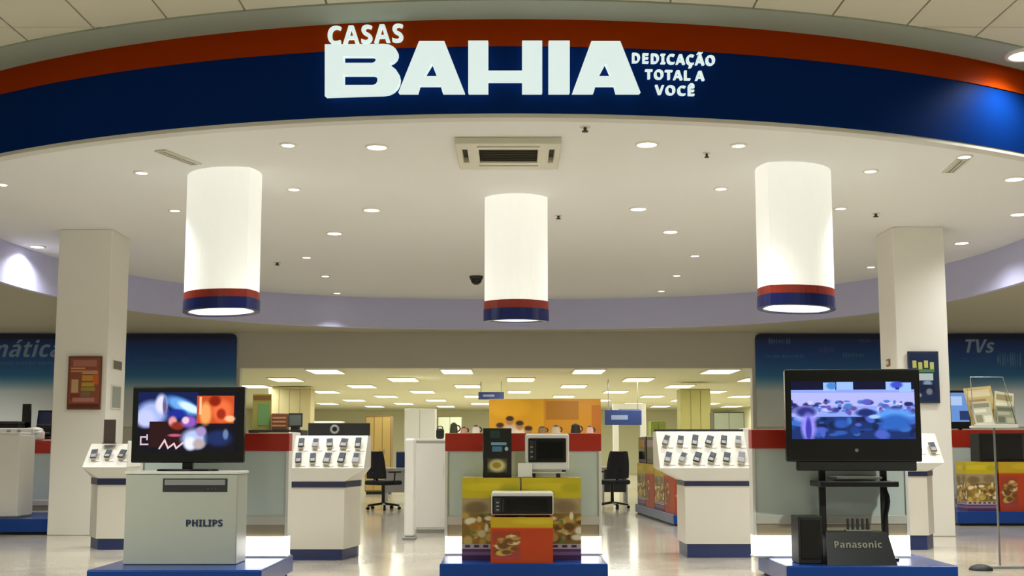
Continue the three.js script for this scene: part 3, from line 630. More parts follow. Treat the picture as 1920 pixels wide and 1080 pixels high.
// ------------------------------------------------------------------ phone counters
const phoneScreen = std(0x4a5560, 0.1), phoneBody = [M.darkGrey, M.grey, M.blackMatt, std(0x5c5650, 0.4)];
function counter(side, label, px, rows, d, dep, phones, opts = {}) {
  // px: [outer edge, inner edge at top, inner edge at stripe, inner edge at foot]; rows: [board top, board foot, stripe top, stripe foot, kick top, floor]
  const o = at(px[0], 900, d).x, X = px.slice(1).map((p) => at(p, 900, d).x), Y = rows.map((r) => at(960, r, d).y); Y[5] = 0;
  const t = thing('phone_counter', label, 'counter', [o, 0, -d - dep / 2]);
  const rel = (k) => X[k] - o, rect = (k, e = 0, f = 0) => { const a = Math.min(0, rel(k)) - e, b = Math.max(0, rel(k)) + e; return [a, b, -dep / 2 + f, dep / 2 + e]; };
  const mid = (k, q) => rel(k) * q;
  // plan: flat front, then a face running back into the aisle
  const back = at(px[2], 900, d + dep * 0.92).x - o, sg = Math.sign(rel(0));
  const plan = (e = 0) => { const q = [[-sg * e, dep / 2 + e], [rel(2) + sg * e, dep / 2 + e], [back + sg * e, -dep * 0.3], [back + sg * e, -dep / 2], [-sg * e, -dep / 2]]; return sg > 0 ? q : q.reverse(); };
  const full = () => { const q = [[0, dep / 2 + 0.01], [rel(0), dep / 2 + 0.01], [rel(0) + sg * 0.002, dep * 0.1], [rel(0), -dep / 2], [0, -dep / 2]]; return sg > 0 ? q : q.reverse(); };
  const lift = Y[1] - Y[2];
  part(t, 'kickboard', loft(plan(-0.015), plan(-0.015), Y[4]), M.kick);
  part(t, 'body', loft(plan(), plan(), Y[3] - Y[4], Y[4]), M.laminate);
  part(t, 'blue_stripe', loft(plan(0.006), plan(0.006), Y[2] - Y[3], Y[3]), M.stripe);
  part(t, 'ledge', loft(plan(), full(), lift, Y[2]), M.laminate);
  // sloping display board
  const H = Y[0] - Y[1], run = dep * 0.55, wT = Math.abs(rel(0));
  const prof = new THREE.Shape([[dep / 2, 0], [dep / 2 - run, H], [-dep / 2, H], [-dep / 2, 0]].map((p) => new THREE.Vector2(...p)));
  const g = new THREE.ExtrudeGeometry(prof, { depth: wT, bevelEnabled: false }); g.rotateY(-Math.PI / 2); g.translate(rel(0) < 0 ? 0 : wT, Y[1], 0);
  part(t, 'display_board', g, M.laminate);
  part(t, 'side_panel', rbox(0.014, H + 0.03, dep, 0.004, 0, Y[1], 0), M.white);
  if (opts.header) { const hb = part(t, 'header_board', rbox(wT * 0.86, opts.header, 0.03, 0.004, mid(0, 0.56), Y[0], -dep / 2 + 0.05), M.blackMatt);
    part(hb, 'emblem', new THREE.TorusGeometry(0.035, 0.012, 8, 20).translate(mid(0, 0.5), Y[0] + opts.header / 2, -dep / 2 + 0.068), M.grey); }
  if (opts.rail) part(t, 'top_rail', rbox(wT * 1.02, 0.022, 0.05, 0.004, mid(0, 0.5), Y[0], -dep / 2 + 0.2), M.blackMatt);
  // phones on the board
  const tilt = Math.atan2(run, H), sx = Math.sign(rel(0));
  for (let r = 0; r < phones[0]; r++) for (let k = 0; k < phones[1]; k++) {
    const u = (k + 0.6) / (phones[1] + 0.2), v = (r + 0.5) / phones[0] * 0.92, x = t.position.x + rel(0) * u, nx = sx > 0 ? k : phones[1] - 1 - k;
    const y = Y[1] + H * v, z = t.position.z + dep / 2 - run * v;
    const ph = thing('mobile_phone', `${ORD[nx]} phone from the left in the ${['lower', 'upper'][r]} row on the ${opts.where}`, 'phone', [x, y, z], 0, 'phones on the ' + opts.where);
    const q = new THREE.Group(); ph.rotation.set(-tilt, 0, (rnd() - 0.5) * 0.3 + (opts.lean || 0));
    const w = 0.055 + rnd() * 0.018, h = 0.105 + rnd() * 0.03;
    part(ph, 'cradle', rbox(w * 0.8, h * 0.5, 0.03, 0.004, 0, -h / 2, 0.017), M.plastic);
    part(ph, 'body', rbox(w, h, 0.016, 0.006, 0, -h / 2, 0.04), phoneBody[Math.floor(rnd() * 4)]);
    part(ph, 'screen', rbox(w * 0.74, h * 0.42, 0.002, 0.0008, 0, -h * 0.02, 0.0485), phoneScreen);
    part(ph, 'keypad', rbox(w * 0.7, h * 0.3, 0.002, 0.0008, 0, -h * 0.42, 0.0485), M.grey);
    const tg = solo('price_tag', `price tag under ${ORD[nx]} phone from left, ${['lower', 'upper'][r]} row, ${opts.where}`, 'price tag', rbox(0.05, 0.022, 0.006, 0.002, 0, 0, 0.004), M.tagWhite, [x + 0.045, y - 0.055, z + 0.06 * Math.tan(tilt) * 0.9], [-tilt, 0, 0], 'price tags on the ' + opts.where);
  }
}
counter(1, 'white phone counter with black header board in the left aisle', [541, 682, 676, 646], [816, 878, 903, 914, 1030, 1052], depthOf(1051, 0), 0.55, [2, 5], { header: 0.125, where: 'left aisle phone counter' });
counter(-1, 'white phone counter of flip phones in the right aisle', [1409, 1238, 1270, 1284], [808, 878, 902, 911, 1020, 1046], depthOf(1046, 0), 0.55, [2, 6], { rail: true, where: 'right aisle phone counter', lean: -0.3 });
counter(-1, 'narrow white phone counter in front of the left column', [238, 153, 175, 184], [832, 876, 897, 909, 1010, 1033], depthOf(1031, 0), 0.45, [1, 3], { where: 'counter before the left column' });
counter(1, 'narrow white phone counter in front of the right column', [1688, 1772, 1745, 1738], [812, 868, 884, 893, 1004, 1032], depthOf(1031, 0), 0.45, [1, 3], { where: 'counter before the right column' });
{
  const d = depthOf(1031, 0) + 0.2, q = span(194, 788, 216, 832, d), t = thing('phone_advert', 'small dark advert stand on the narrow counter before the left column', 'advert', [q.x, at(960, 832, d - 0.2).y + 0.0005, -d]);
  part(t, 'panel', rbox(q.w, q.h, 0.02, 0.004, 0, 0.008, 0), std(0x4a3d36, 0.4)); part(t, 'foot', rbox(q.w * 1.1, 0.01, 0.07, 0.003), M.darkGrey);
}

// ------------------------------------------------------------------ posters on the columns
function poster(x0, y0, x1, y1, d, label, draw, frame) {
  const s = span(x0, y0, x1, y1, d), t = thing('poster', label, 'poster', [s.x, s.y, -d + 0.012]);
  part(t, 'frame', rbox(s.w, s.h, 0.02, 0.004), frame);
  const g = new THREE.PlaneGeometry(s.w * 0.9, s.h * 0.93); g.translate(0, s.h / 2, 0.0106);
  part(t, 'print', g, new THREE.MeshStandardMaterial({ roughness: 0.4, map: canvasTex(192, 300, draw) }));
}
poster(126, 668, 189, 768, 14.36, 'red and orange framed poster on the left column', (c, W, H) => {
  c.fillStyle = '#8a4a34'; c.fillRect(0, 0, W, H); c.fillStyle = '#a86a5c'; c.fillRect(20, 12, 150, 40); c.fillStyle = '#d09070'; c.fillRect(8, 58, 90, 9); c.fillRect(8, 76, 170, 8); c.fillStyle = '#e0b080'; c.fillRect(80, 88, 100, 7);
  c.fillStyle = '#c08a30'; c.fillRect(80, 104, 70, 34); c.fillStyle = '#c85c28'; c.fillRect(150, 100, 34, 60); c.fillStyle = '#b09830'; c.fillRect(78, 148, 80, 24); c.fillStyle = '#98843c'; c.fillRect(76, 178, 90, 22); c.fillStyle = '#c0a070'; c.fillRect(14, 130, 44, 80); c.fillStyle = '#74684c'; c.fillRect(76, 206, 60, 26);
  c.fillStyle = '#7a3024'; c.fillRect(8, 216, 60, 40); c.fillStyle = '#b07468'; c.fillRect(24, 240, 140, 26); c.fillStyle = '#5e2418'; c.fillRect(0, 276, W, 24);
}, std(0x6a3a26, 0.5));
poster(1704, 659, 1762, 756, 14.18, 'blue framed poster with yellow and white letters on the right column', (c, W, H) => {
  c.fillStyle = '#16284f'; c.fillRect(0, 0, W, H); c.fillStyle = '#c6c870'; for (let k = 0; k < 4; k++) c.fillRect(20 + k * 40, 46 + (k % 2) * 10, 28, 46); c.fillStyle = '#4f8a4c'; c.fillRect(60, 100, 110, 20);
  c.fillStyle = '#c4d4dc'; c.fillRect(30, 126, 130, 44); blob(c, 120, 190, 30, 22, '#8aa8c8'); c.fillStyle = '#0f1b40'; c.fillRect(20, 196, 150, 50); blob(c, 50, 262, 26, 14, '#a8a8b8'); blob(c, 130, 240, 22, 20, '#788098');
}, std(0x26344c, 0.5));
{ // small frames on the inner side of the left column
  const xf = -4.957, y1 = [[676, 694, 'small dark framed notice high on the side of the left column', 0x5a5850], [722, 768, 'pale grey framed notice low on the side of the left column', 0x8c9488]];
  for (const [a, b, lab, col] of y1) {
    const Y0 = at(960, b, 14.7).y, h = at(960, a, 14.7).y - Y0, t = thing('notice', lab, 'notice', [xf, Y0, -14.7]);
    part(t, 'frame', rbox(0.015, h, 0.36, 0.004), M.plastic); part(t, 'print', box(0.003, h * 0.86, 0.31, 0.008, h * 0.07, 0), std(col, 0.5));
  }
  const p = at(1668, 681, 14.5), t = thing('alarm_button', 'small brown box high on the side of the right column', 'box', [4.663, p.y - 0.04, -14.5]);
  part(t, 'case', rbox(0.03, 0.09, 0.12, 0.008), std(0x8a6a48, 0.5)); part(t, 'cover', rbox(0.008, 0.05, 0.08, 0.003, -0.017, 0.02, 0), M.plastic);
}

// ------------------------------------------------------------------ far left: computer corner
{
  const dF = depthOf(1003, 0), a = at(-160, 1003, dF).x, b = at(93, 1003, dF).x, top = at(960, 973, dF).y, W = b - a;
  const t = thing('display_platform', 'dark blue platform under the white washing machine at the far left', 'platform', [(a + b) / 2, 0, -dF - 0.75]);
  part(t, 'deck', rbox(W, top - 0.03, 1.5, 0.012, 0, 0.03, 0), M.platform); part(t, 'plinth', box(W - 0.08, 0.03, 1.42), M.blackMatt);
  const d1 = dF + 0.12, s = span(-76, 812, 31, 973, d1), h = at(960, 812, d1).y - top;
  const w = thing('washing_machine', 'white top loading washing machine on the far left platform', 'washing machine', [s.x, top, -d1 - 0.24]);
  part(w, 'body', rbox(s.w, h - 0.03, 0.48, 0.02, 0, 0.015, 0), M.gloss); part(w, 'base', box(s.w - 0.04, 0.015, 0.44), M.grey);
  const lid = part(w, 'lid', rbox(s.w - 0.02, 0.03, 0.36, 0.012, 0, h - 0.02, 0.05), M.white); part(lid, 'handle', rbox(0.14, 0.012, 0.02, 0.004, 0, h - 0.004, 0.225), M.grey);
  const cp = part(w, 'control_panel', rbox(s.w - 0.02, 0.1, 0.09, 0.03, 0, h - 0.03, -0.19), M.gloss);
  for (const x of [-0.12, 0.04, 0.17]) part(cp, 'knob', cyl(0.022, 0.018, 0.02, 0, 0, 0, 16), M.grey, [x, h + 0.03, -0.142], [Math.PI / 2, 0, 0]);
  part(w, 'badge', rbox(0.09, 0.03, 0.006, 0.002, 0.02, h * 0.86, 0.24), M.steel);
  const d2 = dF + 1.35;
  partition(-160, 101, d2, top, 'red topped partition behind the white washing machine at far left', [826, 850, 938, 948, 958, 975], 0.14, false);
  { const q = span(46, 800, 78, 826, d2), bm = thing('bread_maker', 'rounded white appliance on the red rail beside the washing machine', 'appliance', [q.x, at(960, 826, d2).y + 0.001, -d2 - 0.07]);
    part(bm, 'body', rbox(q.w, q.h * 0.75, 0.13, 0.04), M.gloss); part(bm, 'lid', new THREE.SphereGeometry(q.w * 0.46, 20, 8, 0, Math.PI * 2, 0, Math.PI / 2).scale(1, 0.45, 0.6).translate(0, q.h * 0.72, 0), M.white); part(bm, 'handle', rbox(q.w * 0.4, 0.012, 0.02, 0.004, 0, q.h * 0.5, 0.067), M.grey); }
  // computers and printers on a rack behind
  const d3 = d2 + 0.7, rackTop = at(960, 818, d3).y, rs = span(-160, 818, 101, 960, d3);
  const rk = thing('display_table', 'dark display table behind the far left partition', 'table', [rs.x, 0, -d3 - 0.3]);
  part(rk, 'table_top', rbox(rs.w, 0.04, 0.7, 0.008, 0, rackTop - 0.04, 0), M.darkGrey);
  for (const sx of [-1, 1]) for (const sz of [-1, 1]) part(rk, 'leg', box(0.05, rackTop - 0.04, 0.05, sx * (rs.w / 2 - 0.05), 0, sz * 0.28), M.darkGrey);
  const pcs = [[-30, 34, 790, 'printer'], [34, 50, 757, 'monitor'], [54, 99, 766, 'laptop'], [66, 100, 795, 'printer']];
  const labs = ['black printer at the far left picture edge on the display table', 'upright black monitor on the far left display table', 'open dark laptop beside the left column on the display table', 'black printer beside the left column on the display table'];
  pcs.forEach(([x0, x1, y0, kind], i) => {
    const d = d3 + (kind === 'printer' ? -0.03 : 0.34), q = span(x0, y0, x1, 818, d), hh = at(960, y0, d).y - rackTop, p = thing(kind, labs[i], kind, [q.x, rackTop + 0.001, -d - 0.12]);
    if (kind === 'printer') { part(p, 'body', rbox(q.w, hh * 0.8, 0.24, 0.02), M.black); part(p, 'scanner_lid', rbox(q.w * 0.96, hh * 0.2, 0.23, 0.01, 0, hh * 0.8, 0), M.darkGrey); part(p, 'paper_tray', rbox(q.w * 0.6, 0.01, 0.08, 0.003, 0, 0.04, 0.15), M.grey); }
    else if (kind === 'monitor') { part(p, 'foot', rbox(q.w * 0.6, 0.015, 0.16, 0.004), M.black); part(p, 'neck', rbox(0.04, hh * 0.35, 0.03, 0.005, 0, 0.01, 0), M.black); part(p, 'display', rbox(q.w, hh * 0.72, 0.04, 0.006, 0, hh * 0.28, 0), M.black); part(p, 'screen', box(q.w * 0.9, hh * 0.62, 0.003, 0, hh * 0.33, 0.021), M.glassDark); }
    else { part(p, 'base', rbox(q.w, 0.025, 0.24, 0.006), M.darkGrey); part(p, 'keyboard', box(q.w * 0.86, 0.003, 0.12, 0, 0.025, -0.02), M.blackMatt); const l = part(p, 'lid', rbox(q.w, hh * 0.92, 0.014, 0.005), M.black, [0, 0.022, -0.11], [-0.2, 0, 0]); part(l, 'screen', box(q.w * 0.9, hh * 0.78, 0.002, 0, hh * 0.07, 0.008), std(0x26304a, 0.12)); }
  });
}

// ------------------------------------------------------------------ far right: cartons, television and leaflet stand
{
  const dF = depthOf(986, 0), a = at(1797, 986, dF).x, b = at(2060, 986, dF).x, top = at(960, 959, dF).y, W = b - a;
  const t = thing('display_platform', 'dark blue platform under the yellow and orange cartons at far right', 'platform', [(a + b) / 2, 0, -dF - 0.6]);
  part(t, 'deck', rbox(W, top - 0.03, 1.2, 0.012, 0, 0.03, 0), M.platform); part(t, 'plinth', box(W - 0.08, 0.03, 1.12), M.blackMatt);
  const d1 = dF + 0.1;
  const c1 = carton('yellow oven carton with food picture on the far right platform', 1814, 866, 1872, 958, d1, 0.36, CM.yellow, top, 0, 'cartons on the far right platform');
  const c2 = carton('orange and yellow oven carton cut by the right picture edge', 1876, 866, 1948, 958, d1, 0.36, CM.orange, top, 0, 'cartons on the far right platform');
  const s = span(1838, 812, 1940, 866, d1 + 0.06), h = at(960, 812, d1 + 0.06).y - c1.top;
  const mw = thing('microwave_oven', 'black microwave oven on top of the far right cartons', 'oven', [s.x, c1.top + 0.001, -d1 - 0.24]);
  part(mw, 'body', rbox(s.w, h, 0.32, 0.012), M.blackMatt); part(mw, 'door', rbox(s.w * 0.74, h * 0.86, 0.02, 0.005, -s.w * 0.1, h * 0.07, 0.16), M.glassDark); part(mw, 'control_panel', rbox(s.w * 0.18, h * 0.86, 0.012, 0.004, s.w * 0.38, h * 0.07, 0.16), M.darkGrey);
  partition(1786, 2060, dF + 0.95, top, 'red topped partition behind the far right cartons', [806, 838, 925, 935, 945, 962], 0.12, false);
  const d3 = dF + 1.6, pTop = at(960, 806, dF + 0.95).y, q = span(1790, 736, 1828, 790, d3);
  const tb = thing('television_shelf', 'dark low shelf unit behind the far right partition', 'shelf', [at(1840, 800, d3).x, 0, -d3 - 0.2]);
  part(tb, 'top_board', rbox(1.5, 0.04, 0.5, 0.006, 0, pTop - 0.05, 0), M.darkGrey); for (const sx of [-1, 1]) part(tb, 'side', box(0.04, pTop - 0.05, 0.46, sx * 0.7, 0, 0), M.darkGrey);
  const tv = thing('television', 'small television with a pale blue screen beside the right column', 'television', [q.x, pTop - 0.009, -d3 - 0.2]);
  const hh = at(960, 736, d3 + 0.2).y - pTop;
  part(tv, 'bezel', rbox(q.w * 1.05, hh, 0.06, 0.008, 0, 0.04, 0), M.black); part(tv, 'neck', box(0.05, 0.04, 0.04, 0, 0.008, 0), M.black); part(tv, 'foot', rbox(q.w * 0.6, 0.01, 0.14, 0.003), M.black);
  part(tv, 'screen', new THREE.PlaneGeometry(q.w * 0.9, hh * 0.76).translate(0, 0.04 + hh * 0.56, 0.0312), tvScreen(64, 64, (c, W2, H2) => { c.fillStyle = '#6f9be0'; c.fillRect(0, 0, W2, H2); c.fillStyle = '#b8d4ff'; c.fillRect(0, 8, 40, 20); c.fillStyle = '#24386c'; c.fillRect(30, 40, 34, 20); }, 0.8));
}
{
  const d = 10.45, p = at(1868, 900, d);
  const t = thing('leaflet_stand', 'thin metal leaflet stand with a tray in front of the far right cartons', 'stand', [p.x, 0, -d]);
  const Y = (py) => at(960, py, d).y;
  part(t, 'base_bar', rod([at(1822, 900, d).x - p.x, 0.016, 0], [at(1960, 900, d).x - p.x, 0.016, 0], 0.014), M.steel);
  for (const px of [1822, 1950]) part(t, 'foot', new THREE.SphereGeometry(0.1, 20, 8, 0, Math.PI * 2, 0, Math.PI / 2).scale(1, 0.5, 1).translate(at(px, 900, d).x - p.x, 0, 0.12), M.blackMatt);
  part(t, 'pole', cyl(0.009, 0.009, Y(802) - 0.01, 0, 0.01, 0, 12), M.steel);
  const w = span(1824, 795, 1906, 803, d).w;
  part(t, 'tray', rbox(w, 0.016, 0.12, 0.004, -0.01, Y(802), 0.02), M.white);
  part(t, 'tray_lip', rbox(w, 0.03, 0.006, 0.002, -0.01, Y(802), 0.08), M.white);
  for (const sx of [-1, 1]) part(t, 'wire', rod([sx * w / 2 - 0.01, Y(800), 0.07], [sx * w / 2 * 0.75 - 0.01, Y(706), -0.09], 0.004, 6), M.steel);
  part(t, 'wire', rod([-w / 2 * 0.75 - 0.01, Y(706), -0.09], [w / 2 * 0.75 - 0.01, Y(706), -0.09], 0.004, 6), M.steel);
  const sheets = [[1852, 712, 786, 0.0, 0.10, 'yellow sale leaflet at the back of the leaflet stand', ['#c8b070', '#e0d0a8', '#a88450']], [1882, 728, 792, 0.03, -0.16, 'slanting cream leaflet at the right of the leaflet stand', ['#d8cca8', '#9c8c60', '#ece4cc']], [1846, 752, 797, 0.055, 0.08, 'pale leaflet at the lower left front of the leaflet stand', ['#c4c0a8', '#8c8868', '#e4e0d0']], [1884, 762, 798, 0.075, -0.05, 'grey green leaflet at the lower right front of the leaflet stand', ['#8c8c70', '#5c6048', '#b0ac94']]];
  for (const [px, y0, y1, dz, roll, lab, cols] of sheets) {
    const h = Y(y0) - Y(y1) + 0.01, g = rbox(px === 1852 ? 0.25 : 0.17, h, 0.004, 0.001, 0, 0, 0);
    const m = new THREE.MeshStandardMaterial({ roughness: 0.5, map: canvasTex(96, 128, (c, W, H) => { c.fillStyle = cols[0]; c.fillRect(0, 0, W, H); c.fillStyle = cols[1]; c.fillRect(8, 10, 80, 22); c.fillRect(8, 70, 34, 40); c.fillStyle = cols[2]; c.fillRect(8, 40, 60, 18); c.fillRect(50, 76, 38, 34); }) });
    solo('leaflet', lab, 'leaflet', g, m, [at(px, 800, d).x, Y(802) + 0.018, -d - 0.03 + dz], [-0.25, 0, roll]);
  }
}

// ------------------------------------------------------------------ aisle: cabinet, pedestals, desks, chairs
{
  const d = depthOf(1000, 0), s = span(778, 823, 836, 1000, d), h = at(960, 823, d).y;
  const t = thing('service_cabinet', 'chest high plain white cabinet standing in the aisle left of centre', 'cabinet', [s.x, 0, -d - 0.3]);
  part(t, 'carcass', rbox(s.w, h - 0.06, 0.56, 0.01, 0, 0.04, -0.02), M.gloss); part(t, 'plinth', box(s.w - 0.03, 0.04, 0.52), M.grey); part(t, 'top_board', rbox(s.w + 0.01, 0.025, 0.6, 0.005, 0, h - 0.024, 0), M.white);
  const door = part(t, 'door', rbox(s.w * 0.97, h - 0.12, 0.02, 0.005, 0, 0.07, 0.268), M.gloss);
  part(door, 'handle', rbox(0.012, 0.16, 0.018, 0.004, s.w / 2 - 0.04, h * 0.6, 0.286), M.white);
  const d2 = depthOf(1012, 0), q = span(757, 822, 775, 1012, d2);
  const g = thing('security_pedestal', 'slim white security pedestal left of the white aisle cabinet', 'pedestal', [q.x, 0, -d2 - 0.15]);
  part(g, 'panel', rbox(q.w, at(960, 822, d2).y - 0.03, 0.3, 0.03, 0, 0.03, 0), M.white); part(g, 'foot', rbox(q.w * 1.3, 0.03, 0.36, 0.008), M.grey);
}
function chair(px, floorY, label, turn) {
  const d = depthOf(floorY, 0), p = at(px, floorY, d), t = thing('office_chair', label, 'office chair', [p.x, 0, -d - 0.2], turn, 'office chairs in the aisles');
  part(t, 'seat', rbox(0.48, 0.08, 0.46, 0.035, 0, 0.42, 0), M.chair);
  const b = new THREE.BoxGeometry(0.44, 0.46, 0.06, 8, 8, 1), bp = b.attributes.position;
  for (let i = 0; i < bp.count; i++) { const x = bp.getX(i), y = bp.getY(i); bp.setX(i, x * (1 - 0.25 * Math.pow((y + 0.23) / 0.46, 3))); bp.setZ(i, bp.getZ(i) + x * x * 0.8); }
  b.computeVertexNormals(); part(t, 'backrest', b, M.chair, [0, 0.76, -0.22], [-0.1, 0, 0]);
  part(t, 'back_support', rod([0, 0.44, -0.1], [0, 0.66, -0.24], 0.022), M.black);
  part(t, 'gas_column', cyl(0.03, 0.026, 0.32, 0, 0.1, 0), M.black);
  for (let k = 0; k < 5; k++) { const a = k * Math.PI * 2 / 5 + 0.3, x = Math.sin(a) * 0.28, z = Math.cos(a) * 0.28; const leg = part(t, 'leg', rod([0, 0.11, 0], [x, 0.075, z], 0.02), M.black); part(leg, 'caster', new THREE.CylinderGeometry(0.028, 0.028, 0.04, 12).rotateZ(Math.PI / 2).rotateY(a).translate(x, 0.029, z), M.rubber); }
  for (const s of [-1, 1]) { const ar = part(t, 'armrest', rbox(0.05, 0.03, 0.26, 0.012, s * 0.27, 0.63, 0.02), M.black); part(ar, 'arm_post', rod([s * 0.25, 0.44, 0.02], [s * 0.27, 0.64, 0.02], 0.014), M.black); }
}
chair(716, 957, 'black office chair in the left aisle beside the white pedestal', 2.4);
chair(1150, 955, 'black office chair in the right aisle beside the cartons', -2.6);
function desk(x0, x1, yTop, yFloor, dep, label, front, turn = 0) {
  const d = depthOf(yFloor, 0), s = span(x0, yTop, x1, yFloor, d), h = at(960, yTop, d).y, t = thing('desk', label, 'desk', [s.x, 0, -d - dep / 2], turn);
  part(t, 'desk_top', rbox(s.w, 0.035, dep, 0.008, 0, h - 0.035, 0), M.desk); part(t, 'front_panel', rbox(s.w - 0.06, h * 0.62, 0.02, 0.004, 0, h * 0.32, dep / 2 - 0.06), front);
  for (const sx of [-1, 1]) part(t, 'side_panel', box(0.03, h - 0.035, dep - 0.08, sx * (s.w / 2 - 0.04), 0, 0), M.desk);
}
desk(716, 800, 878, 945, 0.7, 'grey office desk behind the chair in the left aisle', M.desk);
desk(1128, 1180, 876, 945, 0.7, 'grey office desk behind the chair in the right aisle', M.darkGrey);
{
  const d = depthOf(945, 0) + 0.1, s = span(738, 852, 800, 876, d), t = thing('desk_screen', 'dark blue desk divider in the left aisle', 'divider', [s.x, at(960, 878, d - 0.1).y, -d - 0.5]);
  part(t, 'panel', rbox(s.w, s.h + 0.05, 0.03, 0.006), M.deskBlue); part(t, 'rail', rbox(s.w, 0.02, 0.05, 0.004, 0, s.h + 0.05, 0), M.grey);
}
// row of cartons receding along the right aisle
{
  const near = level(1262, 986, 0), far = level(1192, 962, 0), n = 4, dir = new THREE.Vector3().subVectors(far, near), L = dir.length(), turn = Math.atan2(dir.x, dir.z) + Math.PI / 2;
  const c = new THREE.Vector3().addVectors(near, far).multiplyScalar(0.5), off = new THREE.Vector3(Math.cos(Math.atan2(dir.x, dir.z)), 0, -Math.sin(Math.atan2(dir.x, dir.z)));
  const toR = off.x > 0 ? 1 : -1, W = 0.44;
  const t = thing('display_platform', 'low blue platform under the cartons receding along the right aisle', 'platform', [c.x + off.x * toR * W / 2, 0, c.z + off.z * toR * W / 2], turn);
  part(t, 'deck', rbox(L + 0.1, 0.13, W, 0.01, 0, 0.02, 0), M.platform); part(t, 'plinth', box(L, 0.02, W - 0.06), M.blackMatt);
  for (let k = 0; k < n; k++) {
    const u = (k + 0.5) / n, p = near.clone().lerp(far, u), x = p.x + off.x * toR * W / 2, z = p.z + off.z * toR * W / 2, h = 0.66;
    const q = thing('carton', `${ORD[k]} carton from the front in the row along the right aisle`, 'carton', [x, 0.1505, z], turn, 'cartons along the right aisle');
    part(q, 'body', box(L / n - 0.03, h, W - 0.06), k % 2 ? CM.yellow : CM.orange); part(q, 'tape', box(L / n - 0.03, 0.001, 0.05, 0, h, 0), M.paleWood);
    if (k > 0) { const o = thing('microwave_oven', ['', 'nearest', 'middle', 'farthest'][k] + ' dark brown oven on the carton row along the right aisle', 'oven', [x, 0.1505 + h + 0.0015, z], turn);
      part(o, 'body', rbox(L / n - 0.08, 0.42, W - 0.1, 0.012), std(0x2a1210, 0.35)); for (const sgn of [-1, 1]) part(o, 'door', rbox((L / n - 0.08) * 0.8, 0.3, 0.012, 0.004, 0, 0.06, sgn * (W - 0.1) / 2), M.glassDark); }
  }
}
// goods standing behind the left partition
{
  const d = 15.2, base = at(960, 806, d).y, s = span(462, 806, 562, 960, d);
  const t = thing('display_shelf', 'dark topped shelf unit behind the left partition', 'shelf', [s.x, 0, -d - 0.25]);
  part(t, 'top_board', rbox(s.w, 0.03, 0.5, 0.005, 0, base - 0.03, 0), M.blackMatt); part(t, 'middle_board', rbox(s.w - 0.06, 0.03, 0.48, 0.005, 0, base * 0.5, 0), M.blackMatt);
  for (const sx of [-1, 1]) part(t, 'side', box(0.03, base - 0.03, 0.48, sx * (s.w / 2 - 0.015), 0, 0), M.blackMatt);
  let q = span(470, 738, 505, 806, d + 0.1), hh = at(960, 738, d + 0.1).y - base;
  const b = thing('display_board', 'green and ochre upright display board behind the left partition', 'display board', [q.x, base + 0.0005, -d - 0.2]);
  part(b, 'panel', rbox(q.w, hh, 0.03, 0.005), std(0x9c9448, 0.5)); part(b, 'header', rbox(q.w * 0.96, hh * 0.12, 0.01, 0.003, 0, hh * 0.84, 0.018), M.wood); part(b, 'print', rbox(q.w * 0.6, hh * 0.6, 0.006, 0.002, q.w * 0.1, hh * 0.12, 0.017), std(0x6f9a5c, 0.5));
  q = span(506, 775, 536, 806, d + 0.05); hh = at(960, 775, d + 0.05).y - base;
  const r = thing('radio', 'brown wooden radio on the shelf behind the left partition', 'radio', [q.x, base + 0.0005, -d - 0.2]);
  part(r, 'case', rbox(q.w, hh, 0.16, 0.012), std(0x7c4a2c, 0.45)); for (let k = 0; k < 3; k++) part(r, 'grille_bar', rbox(q.w * 0.84, hh * 0.1, 0.01, 0.002, 0, hh * (0.2 + 0.24 * k), 0.08), std(0xc08a60, 0.5));
  q = span(537, 774, 563, 804, d + 0.05); hh = at(960, 774, d + 0.05).y - base;
  const m = thing('monitor', 'small grey monitor on the shelf behind the left partition', 'monitor', [q.x, base + 0.0005, -d - 0.2]);
  part(m, 'display', rbox(q.w, hh * 0.82, 0.05, 0.008, 0, hh * 0.18, 0), M.darkGrey); part(m, 'screen', box(q.w * 0.86, hh * 0.62, 0.003, 0, hh * 0.27, 0.026), std(0x6c7670, 0.2)); part(m, 'foot', rbox(q.w * 0.6, hh * 0.18, 0.1, 0.004), M.blackMatt);
}
